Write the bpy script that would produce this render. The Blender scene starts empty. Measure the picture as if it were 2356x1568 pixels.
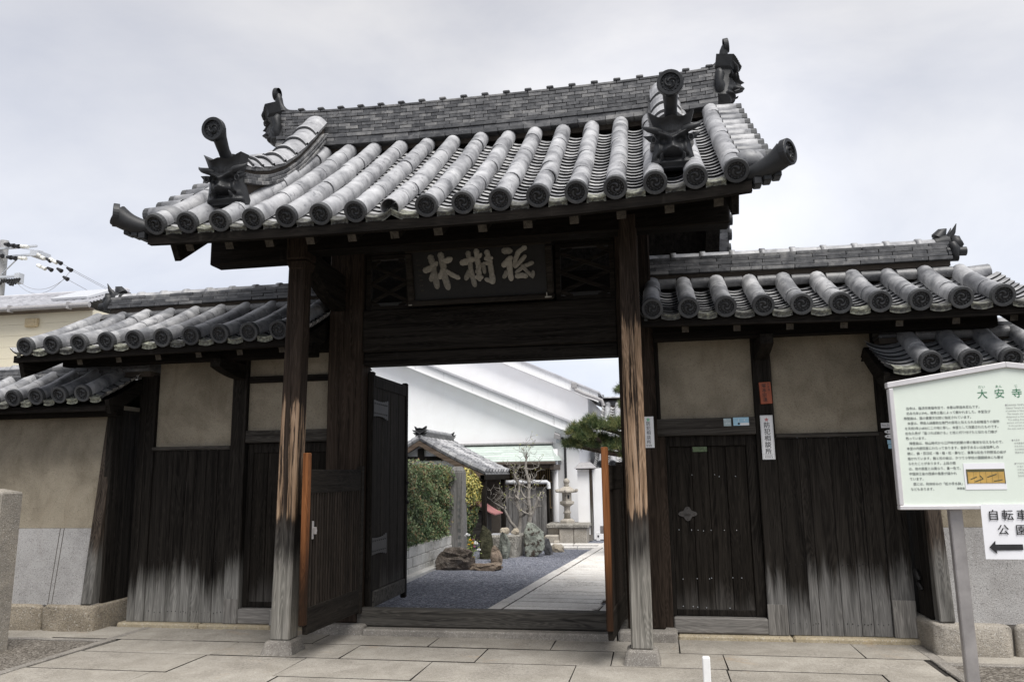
import bpy, math, random
from mathutils import Vector, Matrix
R = math.radians
rnd = random.Random(7)
sc = bpy.context.scene
C = sc.collection

# ------------------------------------------------------------------ camera, sky, sun, exposure
cam_d = bpy.data.cameras.new("camera"); cam = bpy.data.objects.new("camera", cam_d); C.objects.link(cam)
cam_d.sensor_width = 36.0; cam_d.lens = 1800.0 / 2356.0 * 36.0
cam_d.clip_start = 0.05; cam_d.clip_end = 2000
cam.matrix_world = (Matrix.Translation((0, 0, 1.5)) @ Matrix.Rotation(R(10.409), 4, 'Z')
                    @ Matrix.Rotation(R(90 + 9.653), 4, 'X') @ Matrix.Rotation(R(-0.826), 4, 'Z'))
sc.camera = cam
sc.view_settings.view_transform = 'Standard'; sc.view_settings.look = 'None'
sc.view_settings.gamma = 1.0; sc.view_settings.use_curve_mapping = False
sc.view_settings.exposure = 0.55
sc.cycles.max_bounces = 8; sc.cycles.diffuse_bounces = 5

SUN_EL, SUN_AZ = 60.0, 142.0         # overcast, brightest part of the cloud high over the right of the street
w = bpy.data.worlds.new("World"); sc.world = w; w.use_nodes = True
nt = w.node_tree; nt.nodes.clear()
def wn(t, **k):
    n = nt.nodes.new(t)
    for a, b in k.items(): setattr(n, a, b)
    return n
sky = wn('ShaderNodeTexSky', sky_type='NISHITA', sun_disc=False, sun_elevation=R(SUN_EL), sun_rotation=R(SUN_AZ))
tc = wn('ShaderNodeTexCoord')
mp = wn('ShaderNodeMapping'); mp.inputs['Scale'].default_value = (1.0, 1.0, 2.2)
nz = wn('ShaderNodeTexNoise'); nz.inputs['Scale'].default_value = 1.6; nz.inputs['Detail'].default_value = 7; nz.inputs['Roughness'].default_value = 0.56; nz.inputs['Distortion'].default_value = 0.35
cr = wn('ShaderNodeValToRGB')
cr.color_ramp.elements[0].position = 0.36; cr.color_ramp.elements[0].color = (4.5, 4.66, 5.2, 1)
cr.color_ramp.elements[1].position = 0.66; cr.color_ramp.elements[1].color = (6.45, 6.42, 6.5, 1)
sx = wn('ShaderNodeSeparateXYZ')
el = wn('ShaderNodeValToRGB')
el.color_ramp.elements[0].position = 0.10; el.color_ramp.elements[0].color = (1.06, 1.10, 1.18, 1)
el.color_ramp.elements[1].position = 0.55; el.color_ramp.elements[1].color = (0.90, 0.89, 0.885, 1)
mul = wn('ShaderNodeMix', data_type='RGBA', blend_type='MULTIPLY'); mul.inputs[0].default_value = 1
mx = wn('ShaderNodeMix', data_type='RGBA'); mx.inputs[0].default_value = 0.90
bg = wn('ShaderNodeBackground'); bg.inputs['Strength'].default_value = 0.1
wo = wn('ShaderNodeOutputWorld')
L = nt.links.new
L(tc.outputs['Generated'], mp.inputs[0]); L(mp.outputs[0], nz.inputs['Vector']); L(nz.outputs[0], cr.inputs[0])
L(tc.outputs['Generated'], sx.inputs[0]); L(sx.outputs['Z'], el.inputs[0])
L(cr.outputs[0], mul.inputs[6]); L(el.outputs[0], mul.inputs[7])
# thinner, brighter cloud low behind the right half of the roof
dt = wn('ShaderNodeVectorMath', operation='DOT_PRODUCT'); dt.inputs[1].default_value = Vector((0.03, 0.93, 0.37)).normalized()
L(tc.outputs['Generated'], dt.inputs[0])
gl = wn('ShaderNodeValToRGB'); gl.color_ramp.interpolation = 'EASE'
gl.color_ramp.elements[0].position = 0.962; gl.color_ramp.elements[0].color = (1, 1, 1, 1); gl.color_ramp.elements[1].position = 1.0; gl.color_ramp.elements[1].color = (1.26, 1.25, 1.23, 1)
L(dt.outputs['Value'], gl.inputs[0])
mul2 = wn('ShaderNodeMix', data_type='RGBA', blend_type='MULTIPLY'); mul2.inputs[0].default_value = 1
L(mul.outputs[2], mul2.inputs[6]); L(gl.outputs[0], mul2.inputs[7])
L(sky.outputs[0], mx.inputs[6]); L(mul2.outputs[2], mx.inputs[7]); L(mx.outputs[2], bg.inputs[0]); L(bg.outputs[0], wo.inputs[0])

sun_d = bpy.data.lights.new("sun", 'SUN'); sun_d.energy = 3.1; sun_d.angle = R(38); sun_d.color = (1.0, 0.97, 0.93)
sun = bpy.data.objects.new("sun", sun_d); C.objects.link(sun)
az, e = R(SUN_AZ), R(SUN_EL)
dsun = Vector((math.sin(az) * math.cos(e), math.cos(az) * math.cos(e), math.sin(e)))
sun.rotation_euler = dsun.to_track_quat('Z', 'Y').to_euler()

# ------------------------------------------------------------------ mesh builder
class MB:
    def __init__(s): s.v = []; s.f = []; s.t = []; s.s = []; s.m = []
    def add(s, vs, fs, tone=0.5, smooth=False, mi=0):
        b = len(s.v); s.v += [tuple(q) for q in vs]
        for f in fs:
            s.f.append([i + b for i in f]); s.t.append(tone); s.s.append(smooth); s.m.append(mi)
    def box(s, x0, x1, y0, y1, z0, z1, tone=None, bev=0.0, mi=0):
        if tone is None: tone = rnd.random()
        if x0 > x1: x0, x1 = x1, x0
        if bev <= 0:
            vs = [(x, y, z) for z in (z0, z1) for y in (y0, y1) for x in (x0, x1)]
            s.add(vs, [(0, 2, 3, 1), (4, 5, 7, 6), (0, 1, 5, 4), (2, 6, 7, 3), (0, 4, 6, 2), (1, 3, 7, 5)], tone, False, mi)
        else:
            hexa(s, [(x, y, z) for z in (z0, z1) for (x, y) in ((x0, y0), (x1, y0), (x1, y1), (x0, y1))], tone, bev, mi)
    def tube(s, path, rad, n=10, tone=None, caps=True, smooth=True, mi=0, flat=None, up=None):
        if tone is None: tone = rnd.random()
        P = [Vector(p) for p in path]
        if not hasattr(rad, '__len__'): rad = [rad] * len(P)
        vs = []; ref = Vector(up) if up else None; prev = None
        for i, p in enumerate(P):
            d = (P[min(i + 1, len(P) - 1)] - P[max(i - 1, 0)])
            d = d.normalized() if d.length > 1e-9 else Vector((0, 0, 1))
            if prev is None:
                a = ref if ref is not None else (Vector((0, 0, 1)) if abs(d.z) < 0.9 else Vector((1, 0, 0)))
            else: a = prev
            u = a - d * a.dot(d)
            if u.length < 1e-6: u = d.orthogonal()
            u.normalize(); q = d.cross(u); prev = u
            for k in range(n):
                an = 2 * math.pi * k / n
                vs.append(p + u * (math.sin(an) * rad[i] * (flat or 1)) + q * (math.cos(an) * rad[i]))
        fs = []
        for i in range(len(P) - 1):
            for k in range(n):
                a, b = i * n + k, i * n + (k + 1) % n
                fs.append((a, b, b + n, a + n))
        s.add(vs, fs, tone, smooth, mi)
        if caps:
            b = len(s.v); m = len(P)
            s.add(vs[:n], [tuple(range(n))[::-1]], tone, False, mi); s.add(vs[(m - 1) * n:], [tuple(range(n))], tone, False, mi)
    def lathe(s, c, prof, n=16, tone=None, smooth=True, sq=None):
        if tone is None: tone = rnd.random()
        vs = []
        for r, z in prof:
            for k in range(n):
                a = 2 * math.pi * (k + 0.5) / n
                vs.append((c[0] + r * math.cos(a), c[1] + r * math.sin(a), c[2] + z))
        fs = [(i * n + k, i * n + (k + 1) % n, (i + 1) * n + (k + 1) % n, (i + 1) * n + k) for i in range(len(prof) - 1) for k in range(n)]
        fs.append(tuple(range(n))[::-1]); fs.append(tuple(range((len(prof) - 1) * n, len(prof) * n)))
        s.add(vs, fs, tone, smooth)
    def blob(s, c, r, tone=None, n=12, seed=0, rough=0.0, cut=None, power=1.0):
        if tone is None: tone = rnd.random()
        rg = random.Random(seed); off = [rg.uniform(0, 6.28) for _ in range(9)]; m = n // 2 + 2
        vs = []
        for i in range(m + 1):
            th = math.pi * i / m
            for k in range(n):
                ph = 2 * math.pi * k / n
                d = Vector((math.sin(th) * math.cos(ph), math.sin(th) * math.sin(ph), math.cos(th)))
                q = 1 + rough * (math.sin(3 * d.x + off[0]) * math.sin(4 * d.y + off[1]) + 0.7 * math.sin(7 * d.z + off[2]) * math.sin(6 * d.x + off[3]) + 0.5 * math.sin(11 * d.y + off[4] + 5 * d.z))
                if power != 1: d = Vector([math.copysign(abs(t) ** power, t) for t in d])
                z = d.z * q * r[2]
                if cut is not None: z = max(z, cut)
                vs.append((c[0] + d.x * q * r[0], c[1] + d.y * q * r[1], c[2] + z))
        fs = [(i * n + k, (i + 1) * n + k, (i + 1) * n + (k + 1) % n, i * n + (k + 1) % n) for i in range(m) for k in range(n)]
        s.add(vs, fs, tone, True)

def hexa(mb, p, tone=0.5, bev=0.008, mi=0):
    """eight corners (bottom ring then top ring), edges chamfered"""
    P = [Vector(q) for q in p]; cen = sum(P, Vector()) / 8
    faces = [(0, 3, 2, 1), (4, 5, 6, 7), (0, 1, 5, 4), (1, 2, 6, 5), (2, 3, 7, 6), (3, 0, 4, 7)]
    vs = []; idx = {}
    for fi, f in enumerate(faces):
        for j in range(4):
            a, b, c = P[f[j]], P[f[j - 1]], P[f[(j + 1) % 4]]
            e1, e2 = (b - a), (c - a)
            b1 = min(bev, e1.length * 0.3); b2 = min(bev, e2.length * 0.3)
            idx[(fi, f[j])] = len(vs); vs.append(a + e1.normalized() * b1 + e2.normalized() * b2)
    fs = [tuple(idx[(fi, v)] for v in f) for fi, f in enumerate(faces)]
    edges = {}
    for fi, f in enumerate(faces):
        for j in range(4):
            edges.setdefault(frozenset((f[j], f[(j + 1) % 4])), []).append((fi, f[j], f[(j + 1) % 4]))
    for (fa, a, b), (fb, c, d) in edges.values():
        fs.append((idx[(fa, b)], idx[(fa, a)], idx[(fb, a)], idx[(fb, b)]))
    for v in range(8):
        ring = [fi for fi, f in enumerate(faces) if v in f]
        t = [idx[(fi, v)] for fi in ring]
        n = (vs[t[1]] - vs[t[0]]).cross(vs[t[2]] - vs[t[0]])
        if n.dot(P[v] - cen) < 0: t = t[::-1]
        fs.append(tuple(t))
    mb.add(vs, fs, tone, False, mi)

LOC = {}
def obj(name, mb, mat, parent=None):
    off = Vector(LOC.get(parent.name, (0, 0, 0))) if parent else Vector((0, 0, 0))
    me = bpy.data.meshes.new(name)
    if isinstance(mb, MB):
        me.from_pydata([tuple(Vector(q) - off) for q in mb.v], [], mb.f)
        at = me.attributes.new('tone', 'FLOAT', 'FACE'); at.data.foreach_set('value', mb.t)
        me.polygons.foreach_set('use_smooth', mb.s); me.polygons.foreach_set('material_index', mb.m)
    mats = mat if isinstance(mat, (list, tuple)) else [mat]
    for m in mats: me.materials.append(m)
    me.update()
    o = bpy.data.objects.new(name, me); C.objects.link(o)
    if parent: o.parent = parent; LOC[o.name] = tuple(off)
    return o
def tag(o, label=None, cat=None, group=None, kind=None):
    if label: o['label'] = label
    if cat: o['category'] = cat
    if group: o['group'] = group
    if kind: o['kind'] = kind
    return o
def thing(name, label, cat, loc=(0, 0, 0), group=None):
    o = bpy.data.objects.new(name, None); o.empty_display_size = 0.2; o.location = loc; C.objects.link(o)
    LOC[o.name] = tuple(loc)
    return tag(o, label, cat, group)
def struct(name, mb, mat): return tag(obj(name, mb, mat), kind='structure')
def text(body, size, loc, normal_rot=(math.pi / 2, 0, 0), ax='CENTER', mb=None, sx=1.0, off=0.0, depth=0.0, line=1.0, roll=0.0):
    """lettering as a flat mesh, appended to mb"""
    c = bpy.data.curves.new('lettering', 'FONT'); c.body = body; c.size = size; c.align_x = ax; c.align_y = 'CENTER' if '\n' not in body else 'TOP'
    c.resolution_u = 2; c.offset = 0.0; c.extrude = depth; c.space_line = line
    o = bpy.data.objects.new('lettering', c); C.objects.link(o)
    o.rotation_euler = normal_rot; o.location = loc; o.scale = (sx, 1, 1)
    if roll: o.rotation_euler = (normal_rot[0], roll, normal_rot[2])
    dg = bpy.context.evaluated_depsgraph_get()
    ev = o.evaluated_get(dg); me = ev.to_mesh(); M = ev.matrix_world.copy()
    mb.add([M @ q.co for q in me.vertices], [list(p.vertices) for p in me.polygons], 0.5)
    if off > 0.003:                                        # bolder stroke: the same glyph once more, slightly shifted
        e_ = Vector((off * size * 1.3, 0.0003, off * size * 0.6)); mb.add([M @ q.co + e_ for q in me.vertices], [list(p.vertices) for p in me.polygons], 0.5)
    ev.to_mesh_clear(); bpy.data.objects.remove(o); bpy.data.curves.remove(c)

# ------------------------------------------------------------------ materials
class N:
    def __init__(s, name):
        s.m = bpy.data.materials.new(name); s.m.use_nodes = True; s.t = s.m.node_tree
        s.b = s.t.nodes['Principled BSDF']; s.o = s.t.nodes['Material Output']
        s.geo = s.t.nodes.new('ShaderNodeNewGeometry'); s.pos = s.geo.outputs['Position']
    def n(s, t, **k):
        q = s.t.nodes.new(t)
        for a, b in k.items(): setattr(q, a, b)
        return q
    def set(s, sock, v):
        if hasattr(v, 'is_output'): s.t.links.new(v, sock)
        elif isinstance(v, (tuple, list)) and len(v) == 3 and sock.type == 'RGBA': sock.default_value = (*v, 1)
        else: sock.default_value = v
    def scale(s, v, sc_):
        q = s.n('ShaderNodeVectorMath', operation='MULTIPLY'); s.set(q.inputs[0], v); q.inputs[1].default_value = sc_; return q.outputs[0]
    def noise(s, v, scale, detail=4, rough=0.55, dist=0.0):
        q = s.n('ShaderNodeTexNoise'); s.set(q.inputs['Vector'], v)
        q.inputs['Scale'].default_value = scale; q.inputs['Detail'].default_value = detail
        q.inputs['Roughness'].default_value = rough; q.inputs['Distortion'].default_value = dist; return q.outputs[0]
    def voro(s, v, scale, out='Distance', feature='F1'):
        q = s.n('ShaderNodeTexVoronoi', feature=feature); s.set(q.inputs['Vector'], v); q.inputs['Scale'].default_value = scale; return q.outputs[out]
    def math(s, op, a, b=0.0, c=None):
        q = s.n('ShaderNodeMath', operation=op); s.set(q.inputs[0], a); s.set(q.inputs[1], b)
        if c is not None: s.set(q.inputs[2], c)
        return q.outputs[0]
    def ramp(s, f, stops, interp='LINEAR'):
        q = s.n('ShaderNodeValToRGB'); s.set(q.inputs[0], f); r = q.color_ramp; r.interpolation = interp
        while len(r.elements) < len(stops): r.elements.new(0.5)
        for e_, (p, c) in zip(r.elements, stops):
            e_.position = p; e_.color = (*c, 1) if hasattr(c, '__len__') else (c, c, c, 1)
        return q.outputs[0]
    def mix(s, f, a, b, mode='MIX'):
        q = s.n('ShaderNodeMix', data_type='RGBA', blend_type=mode); s.set(q.inputs[0], f); s.set(q.inputs[6], a); s.set(q.inputs[7], b); return q.outputs[2]
    def step(s, v, lo, hi):
        q = s.n('ShaderNodeMapRange', interpolation_type='SMOOTHSTEP'); s.set(q.inputs[0], v); q.inputs[1].default_value = lo; q.inputs[2].default_value = hi; return q.outputs[0]
    def attr(s, name='tone'):
        q = s.n('ShaderNodeAttribute', attribute_name=name); return q.outputs['Fac']
    def z(s):
        q = s.n('ShaderNodeSeparateXYZ'); s.set(q.inputs[0], s.pos); return q.outputs
    def bump(s, h, st=0.3, dist=0.01):
        q = s.n('ShaderNodeBump'); q.inputs['Strength'].default_value = st; q.inputs['Distance'].default_value = dist
        s.set(q.inputs['Height'], h); s.t.links.new(q.outputs[0], s.b.inputs['Normal'])
    def done(s, col, rough=0.7, spec=0.4, metal=0.0):
        s.set(s.b.inputs['Base Color'], col); s.set(s.b.inputs['Roughness'], rough)
        s.b.inputs['Specular IOR Level'].default_value = spec; s.b.inputs['Metallic'].default_value = metal; return s.m

AX = {'x': (0.9, 1, 1), 'y': (1, 0.9, 1), 'z': (1, 1, 0.9)}
def grain(n, axis, k=26.0):
    long = {'x': (0.035, 1, 1), 'y': (1, 0.035, 1), 'z': (1, 1, 0.035)}[axis]
    t = n.attr()
    shift = n.n('ShaderNodeCombineXYZ'); off = n.math('MULTIPLY', t, 37.0)
    for i in range(3): n.set(shift.inputs[i], off)
    v = n.n('ShaderNodeVectorMath', operation='ADD'); n.set(v.inputs[0], n.pos); n.set(v.inputs[1], shift.outputs[0])
    vl = n.scale(v.outputs[0], tuple(a * k for a in long))
    g1 = n.noise(vl, 1.0, 6, 0.65, 0.3)
    broad = n.noise(n.scale(v.outputs[0], tuple(a * 7 for a in {'x': (0.07, 1, 1), 'y': (1, 0.07, 1), 'z': (1, 1, 0.07)}[axis])), 1.0, 3, 0.5, 0.6)
    rings = n.math('SINE', n.math('MULTIPLY', broad, 90.0))
    g = n.math('ADD', n.math('MULTIPLY', g1, 0.8), n.math('MULTIPLY', n.math('POWER', n.math('ABSOLUTE', rings), 3.0), 0.13))
    g = n.math('ADD', g, -0.03)
    return g, broad, t, v.outputs[0]
def wood(name, axis='z', lo=(0.004, 0.0034, 0.003), hi=(0.038, 0.033, 0.028), grey=None, zt=0.55, amp=0.9, soft=0.16, glo=(0.10, 0.097, 0.09), ghi=(0.33, 0.32, 0.30), rough=0.75):
    n = N(name); g, broad, t, v = grain(n, axis)
    col = n.ramp(g, [(0.24, lo), (0.66, hi)])
    col = n.mix(n.math('MULTIPLY', t, 0.55), col, n.mix(1.0, col, (0.45, 0.45, 0.45), 'MULTIPLY'))
    wear = n.step(n.noise(n.scale(v, (9, 9, 2.0)), 1.0, 5, 0.7), 0.60, 0.78)
    col = n.mix(n.math('MULTIPLY', wear, 0.14), col, (0.12, 0.11, 0.10))
    if grey:
        st = n.noise(n.scale(v, (15, 15, 0.5)), 1.0, 5, 0.7)
        st = n.math('ADD', n.math('MULTIPLY', st, 0.8), n.math('MULTIPLY', n.noise(n.scale(v, (60, 60, 1.2)), 1.0, 3, 0.6), 0.2))
        zz = n.math('ADD', n.z()[2], n.math('MULTIPLY', n.math('SUBTRACT', st, 0.5), amp)); zz = n.math('ADD', zz, n.math('MULTIPLY', n.math('SUBTRACT', t, 0.5), 0.26)); zz = n.math('ADD', zz, n.math('MULTIPLY', n.math('SUBTRACT', n.noise(n.scale(n.pos, (3.2, 3.2, 0.1)), 1.0, 3, 0.6), 0.5), 0.45))
        m = n.math('SUBTRACT', 1.0, n.step(zz, zt - soft, zt + soft))
        gc = n.ramp(g, [(0.22, glo), (0.5, tuple((a + b) / 2 for a, b in zip(glo, ghi))), (0.72, ghi)])
        gc = n.mix(n.math('MULTIPLY', n.step(broad, 0.45, 0.7), 0.5), gc, n.mix(1.0, gc, (0.5, 0.49, 0.47), 'MULTIPLY'))
        col = n.mix(m, col, gc)
    n.bump(g, 0.5, 0.006)
    return n.done(col, rough, 0.06)
def post_wood(name, tan_lo, tan_hi, thr):
    n = N(name); g, broad, t, v = grain(n, 'z', 34.0)
    z = n.z()[2]
    col = n.ramp(g, [(0.25, (0.010, 0.0075, 0.006)), (0.7, (0.075, 0.055, 0.042))])
    st = n.noise(n.scale(v, (24, 24, 0.75)), 1.0, 6, 0.75, 0.5)
    up = n.step(z, tan_lo, tan_lo + 0.35); dn = n.math('SUBTRACT', 1.0, n.step(z, tan_hi - 0.75, tan_hi))
    win = n.math('MULTIPLY', up, dn)
    m = n.step(n.math('ADD', st, n.math('MULTIPLY', n.math('SUBTRACT', win, 1.0), 0.5)), thr - 0.03, thr + 0.04)
    tan = n.ramp(g, [(0.25, (0.13, 0.085, 0.052)), (0.5, (0.36, 0.245, 0.16)), (0.7, (0.50, 0.37, 0.27))])
    col = n.mix(m, col, tan)
    zz = n.math('ADD', z, n.math('MULTIPLY', n.math('SUBTRACT', st, 0.5), 0.5))
    gm = n.math('SUBTRACT', 1.0, n.step(zz, 0.62, 0.92))
    gc = n.ramp(g, [(0.24, (0.13, 0.125, 0.11)), (0.5, (0.30, 0.285, 0.255)), (0.72, (0.46, 0.44, 0.40))])
    gm = n.math('MULTIPLY', gm, n.ramp(broad, [(0.3, 0.75), (0.6, 1.0)]))
    dk = n.math('MULTIPLY', n.step(zz, 0.62, 0.80), n.math('SUBTRACT', 1.0, n.step(zz, 1.0, 1.22)))
    col = n.mix(n.math('MULTIPLY', dk, 0.8), col, n.ramp(g, [(0.3, (0.02, 0.019, 0.018)), (0.7, (0.11, 0.105, 0.095))]))
    col = n.mix(gm, col, gc)
    n.bump(g, 0.6, 0.008)
    return n.done(col, 0.75, 0.08)
M = {}
M['wood'] = wood('dark_timber', 'z'); M['wood_x'] = wood('dark_beam', 'x'); M['wood_y'] = wood('dark_rafter', 'y')
M['eave_x'] = wood('eave_timber', 'x', lo=(0.004, 0.0036, 0.003), hi=(0.024, 0.020, 0.017))
M['raft'] = wood('rafter_end_timber', 'y', lo=(0.05, 0.045, 0.039), hi=(0.19, 0.17, 0.145))
M['board_l'] = wood('weathered_boards', 'z', grey=True, zt=0.43, amp=0.78, soft=0.19, ghi=(0.36, 0.35, 0.325))
M['board_r'] = wood('weathered_boards_right', 'z', grey=True, zt=0.45, amp=0.85, soft=0.19, glo=(0.075, 0.073, 0.07), ghi=(0.27, 0.262, 0.25))
M['door'] = wood('door_timber', 'z', lo=(0.005, 0.0042, 0.0035), hi=(0.040, 0.034, 0.028), grey=True, zt=0.33, amp=0.55, glo=(0.03, 0.028, 0.026), ghi=(0.13, 0.12, 0.11))
M['jamb'] = wood('brown_jamb_timber', 'z', lo=(0.012, 0.009, 0.007), hi=(0.075, 0.055, 0.042))
M['bar'] = wood('bare_grey_timber', 'x', lo=(0.10, 0.095, 0.088), hi=(0.36, 0.34, 0.315))
M['barz'] = wood('bare_grey_plank', 'z', lo=(0.10, 0.095, 0.088), hi=(0.40, 0.38, 0.35))
M['sill'] = wood('worn_threshold', 'x', lo=(0.022, 0.021, 0.020), hi=(0.14, 0.13, 0.115))
M['lattice'] = wood('lattice_bars', 'x', lo=(0.014, 0.012, 0.010), hi=(0.06, 0.052, 0.044)); M['lintel'] = wood('grey_lintel', 'x', lo=(0.018, 0.016, 0.014), hi=(0.11, 0.10, 0.088))
M['orange'] = wood('fresh_brown_edge', 'z', lo=(0.10, 0.036, 0.013), hi=(0.36, 0.15, 0.06), rough=0.55, grey=True, zt=0.86, amp=0.5, soft=0.42, glo=(0.014, 0.009, 0.006), ghi=(0.05, 0.024, 0.013))
M['post_l'] = post_wood('worn_post', 0.85, 2.75, 0.50); M['post_r'] = post_wood('worn_post_right', 0.90, 3.3, 0.44)
M['fence'] = wood('grey_fence_boards', 'z', lo=(0.10, 0.097, 0.093), hi=(0.34, 0.33, 0.32))
M['trim'] = wood('trim_timber', 'z', lo=(0.016, 0.013, 0.011), hi=(0.12, 0.095, 0.075), grey=True, zt=0.75, amp=0.9, glo=(0.06, 0.058, 0.054), ghi=(0.26, 0.25, 0.23))

def tile(name, stops, rough=(0.36, 0.6), sc_=5.0, patch=True, spec=0.5, tn=0.16):
    n = N(name); t = n.attr()
    a = n.noise(n.pos, sc_, 6, 0.62, 0.6); b = n.noise(n.pos, sc_ * 5, 4, 0.6)
    f = n.math('ADD', n.math('MULTIPLY', a, 0.75), n.math('MULTIPLY', t, tn)); f = n.math('ADD', f, n.math('MULTIPLY', b, 0.12))
    col = n.ramp(f, stops)
    if patch:
        p = n.step(n.noise(n.pos, 7.5, 8, 0.75, 1.2), 0.575, 0.62)
        col = n.mix(n.math('MULTIPLY', p, 0.8), col, n.mix(1.0, col, (0.42, 0.42, 0.44), 'MULTIPLY'))
        q = n.step(n.noise(n.scale(n.pos, (1, 1, 1.7)), 31, 4, 0.7), 0.66, 0.72)
        col = n.mix(n.math('MULTIPLY', q, 0.5), col, (0.62, 0.62, 0.60))
    n.bump(n.math('ADD', b, n.math('MULTIPLY', a, 0.5)), 0.25, 0.006)
    return n.done(col, n.ramp(a, [(0.3, rough[0]), (0.7, rough[1])]), spec)
M['tile'] = tile('silver_roof_tile', [(0.32, (0.13, 0.132, 0.14)), (0.46, (0.30, 0.302, 0.312)), (0.60, (0.43, 0.432, 0.44)), (0.75, (0.56, 0.56, 0.57))], tn=0.10)
M['tile_wing'] = tile('grey_roof_tile', [(0.30, (0.085, 0.087, 0.094)), (0.47, (0.19, 0.193, 0.202)), (0.66, (0.44, 0.44, 0.445))])
M['pan'] = tile('pan_tile', [(0.30, (0.12, 0.122, 0.128)), (0.5, (0.28, 0.282, 0.29)), (0.7, (0.46, 0.46, 0.46))], sc_=9, tn=0.3)
M['noshi'] = tile('ridge_tile', [(0.28, (0.026, 0.027, 0.029)), (0.52, (0.066, 0.067, 0.070)), (0.68, (0.125, 0.125, 0.127)), (0.92, (0.27, 0.265, 0.255))], sc_=11, tn=0.35)
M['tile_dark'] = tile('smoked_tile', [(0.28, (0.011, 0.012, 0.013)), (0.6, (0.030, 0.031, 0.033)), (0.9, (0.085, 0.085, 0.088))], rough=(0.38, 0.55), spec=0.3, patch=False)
M['disc'] = tile('eave_disc_tile', [(0.28, (0.030, 0.031, 0.034)), (0.55, (0.062, 0.064, 0.067)), (0.9, (0.14, 0.14, 0.138))], rough=(0.5, 0.7), spec=0.3, sc_=8, patch=False)
def lichen():
    n = N('mossy_eave_tile'); a = n.noise(n.pos, 26, 5, 0.65); t = n.attr()
    col = n.ramp(n.math('ADD', a, n.math('MULTIPLY', t, 0.2)), [(0.40, (0.045, 0.045, 0.044)), (0.58, (0.10, 0.10, 0.092)), (0.72, (0.21, 0.215, 0.17)), (0.85, (0.42, 0.43, 0.35))])
    n.bump(a, 0.9, 0.01); return n.done(col, 0.75)
M['moss'] = lichen()
def plaster(name, a, b, sp=0.0, scl=170, bump=0.5, spc=(0.05, 0.05, 0.05), spk=0.45, pat=0.35):
    n = N(name); l = n.noise(n.pos, 2.2, 5, 0.6, 0.5); f = n.noise(n.pos, scl, 3, 0.7)
    col = n.mix(n.step(l, 0.34, 0.66), a, b); l2 = n.noise(n.scale(n.pos, (1, 1, 0.35)), 4.5, 6, 0.7, 0.6); col = n.mix(n.math('MULTIPLY', n.step(l2, 0.5, 0.75), pat), col, n.mix(1.0, col, (0.62, 0.58, 0.54), 'MULTIPLY'))
    col = n.mix(n.math('MULTIPLY', n.step(f, 0.5, 0.72), spk), col, n.mix(1.0, col, (0.45, 0.43, 0.40), 'MULTIPLY'))
    if sp:
        v = n.noise(n.pos, 110, 2, 0.5); col = n.mix(n.math('MULTIPLY', n.step(v, 0.58, 0.68), sp), col, spc)
        v2 = n.noise(n.pos, 150, 2, 0.5); col = n.mix(n.math('MULTIPLY', n.step(v2, 0.60, 0.70), sp * 0.7), col, (0.75, 0.74, 0.72))
    n.bump(f, bump, 0.006); return n.done(col, 0.95, 0.1)
M['plaster'] = plaster('tan_earth_plaster', (0.225, 0.195, 0.147), (0.325, 0.285, 0.218), scl=95, bump=1.0, spk=0.6, pat=0.5)
M['pebble'] = plaster('grey_pebble_render', (0.31, 0.30, 0.29), (0.40, 0.39, 0.378), sp=0.6, scl=90, bump=0.9)
M['white'] = plaster('white_lime_plaster', (0.87, 0.865, 0.86), (0.90, 0.90, 0.90), scl=40, bump=0.03, spk=0.03, pat=0.08)
def granite(name, a, b, stain=None, scl=220.0, dark=0.5, bump=0.4):
    n = N(name); t = n.attr(); l = n.noise(n.pos, 3.0, 6, 0.65, 0.4)
    col = n.mix(n.step(l, 0.3, 0.75), a, b)
    col = n.mix(n.math('MULTIPLY', t, 0.35), col, n.mix(1.0, col, (0.68, 0.67, 0.66), 'MULTIPLY'))
    s1 = n.noise(n.pos, scl, 2, 0.6); col = n.mix(n.math('MULTIPLY', n.step(s1, 0.54, 0.66), dark), col, n.mix(1.0, col, (0.35, 0.34, 0.33), 'MULTIPLY'))
    s2 = n.noise(n.pos, scl * 0.8, 2, 0.6, 0.3); col = n.mix(n.math('MULTIPLY', n.step(s2, 0.57, 0.68), 0.4), col, (0.72, 0.70, 0.66))
    if stain:
        q = n.step(n.noise(n.pos, 1.7, 7, 0.7, 0.8), 0.58, 0.74); col = n.mix(n.math('MULTIPLY', q, 0.55), col, stain)
        q2 = n.math('MULTIPLY', n.step(n.noise(n.pos, 1.3, 4, 0.6, 0.4), 0.46, 0.66), n.step(n.noise(n.pos, 38, 5, 0.75), 0.46, 0.62)); col = n.mix(n.math('MULTIPLY', q2, 0.6), col, (0.15, 0.135, 0.12))
    s3 = n.noise(n.pos, 46, 5, 0.7, 0.2); col = n.mix(n.math('MULTIPLY', n.step(s3, 0.46, 0.68), 0.5), col, n.mix(1.0, col, (0.60, 0.585, 0.57), 'MULTIPLY'))
    s4 = n.noise(n.pos, 17, 6, 0.72, 0.4); col = n.mix(n.math('MULTIPLY', n.step(s4, 0.52, 0.72), 0.35), col, n.mix(1.0, col, (1.35, 1.33, 1.28), 'MULTIPLY'))
    h = n.math('ADD', s1, n.math('ADD', n.math('MULTIPLY', l, 1.5), s3)); n.bump(h, bump, 0.008); return n.done(col, 0.9, 0.2)
M['slab'] = granite('granite_slab', (0.30, 0.275, 0.235), (0.43, 0.40, 0.35), stain=(0.40, 0.27, 0.15))
M['granite'] = granite('granite_block', (0.27, 0.25, 0.22), (0.42, 0.38, 0.32), scl=110, dark=0.7, bump=0.8)
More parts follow.
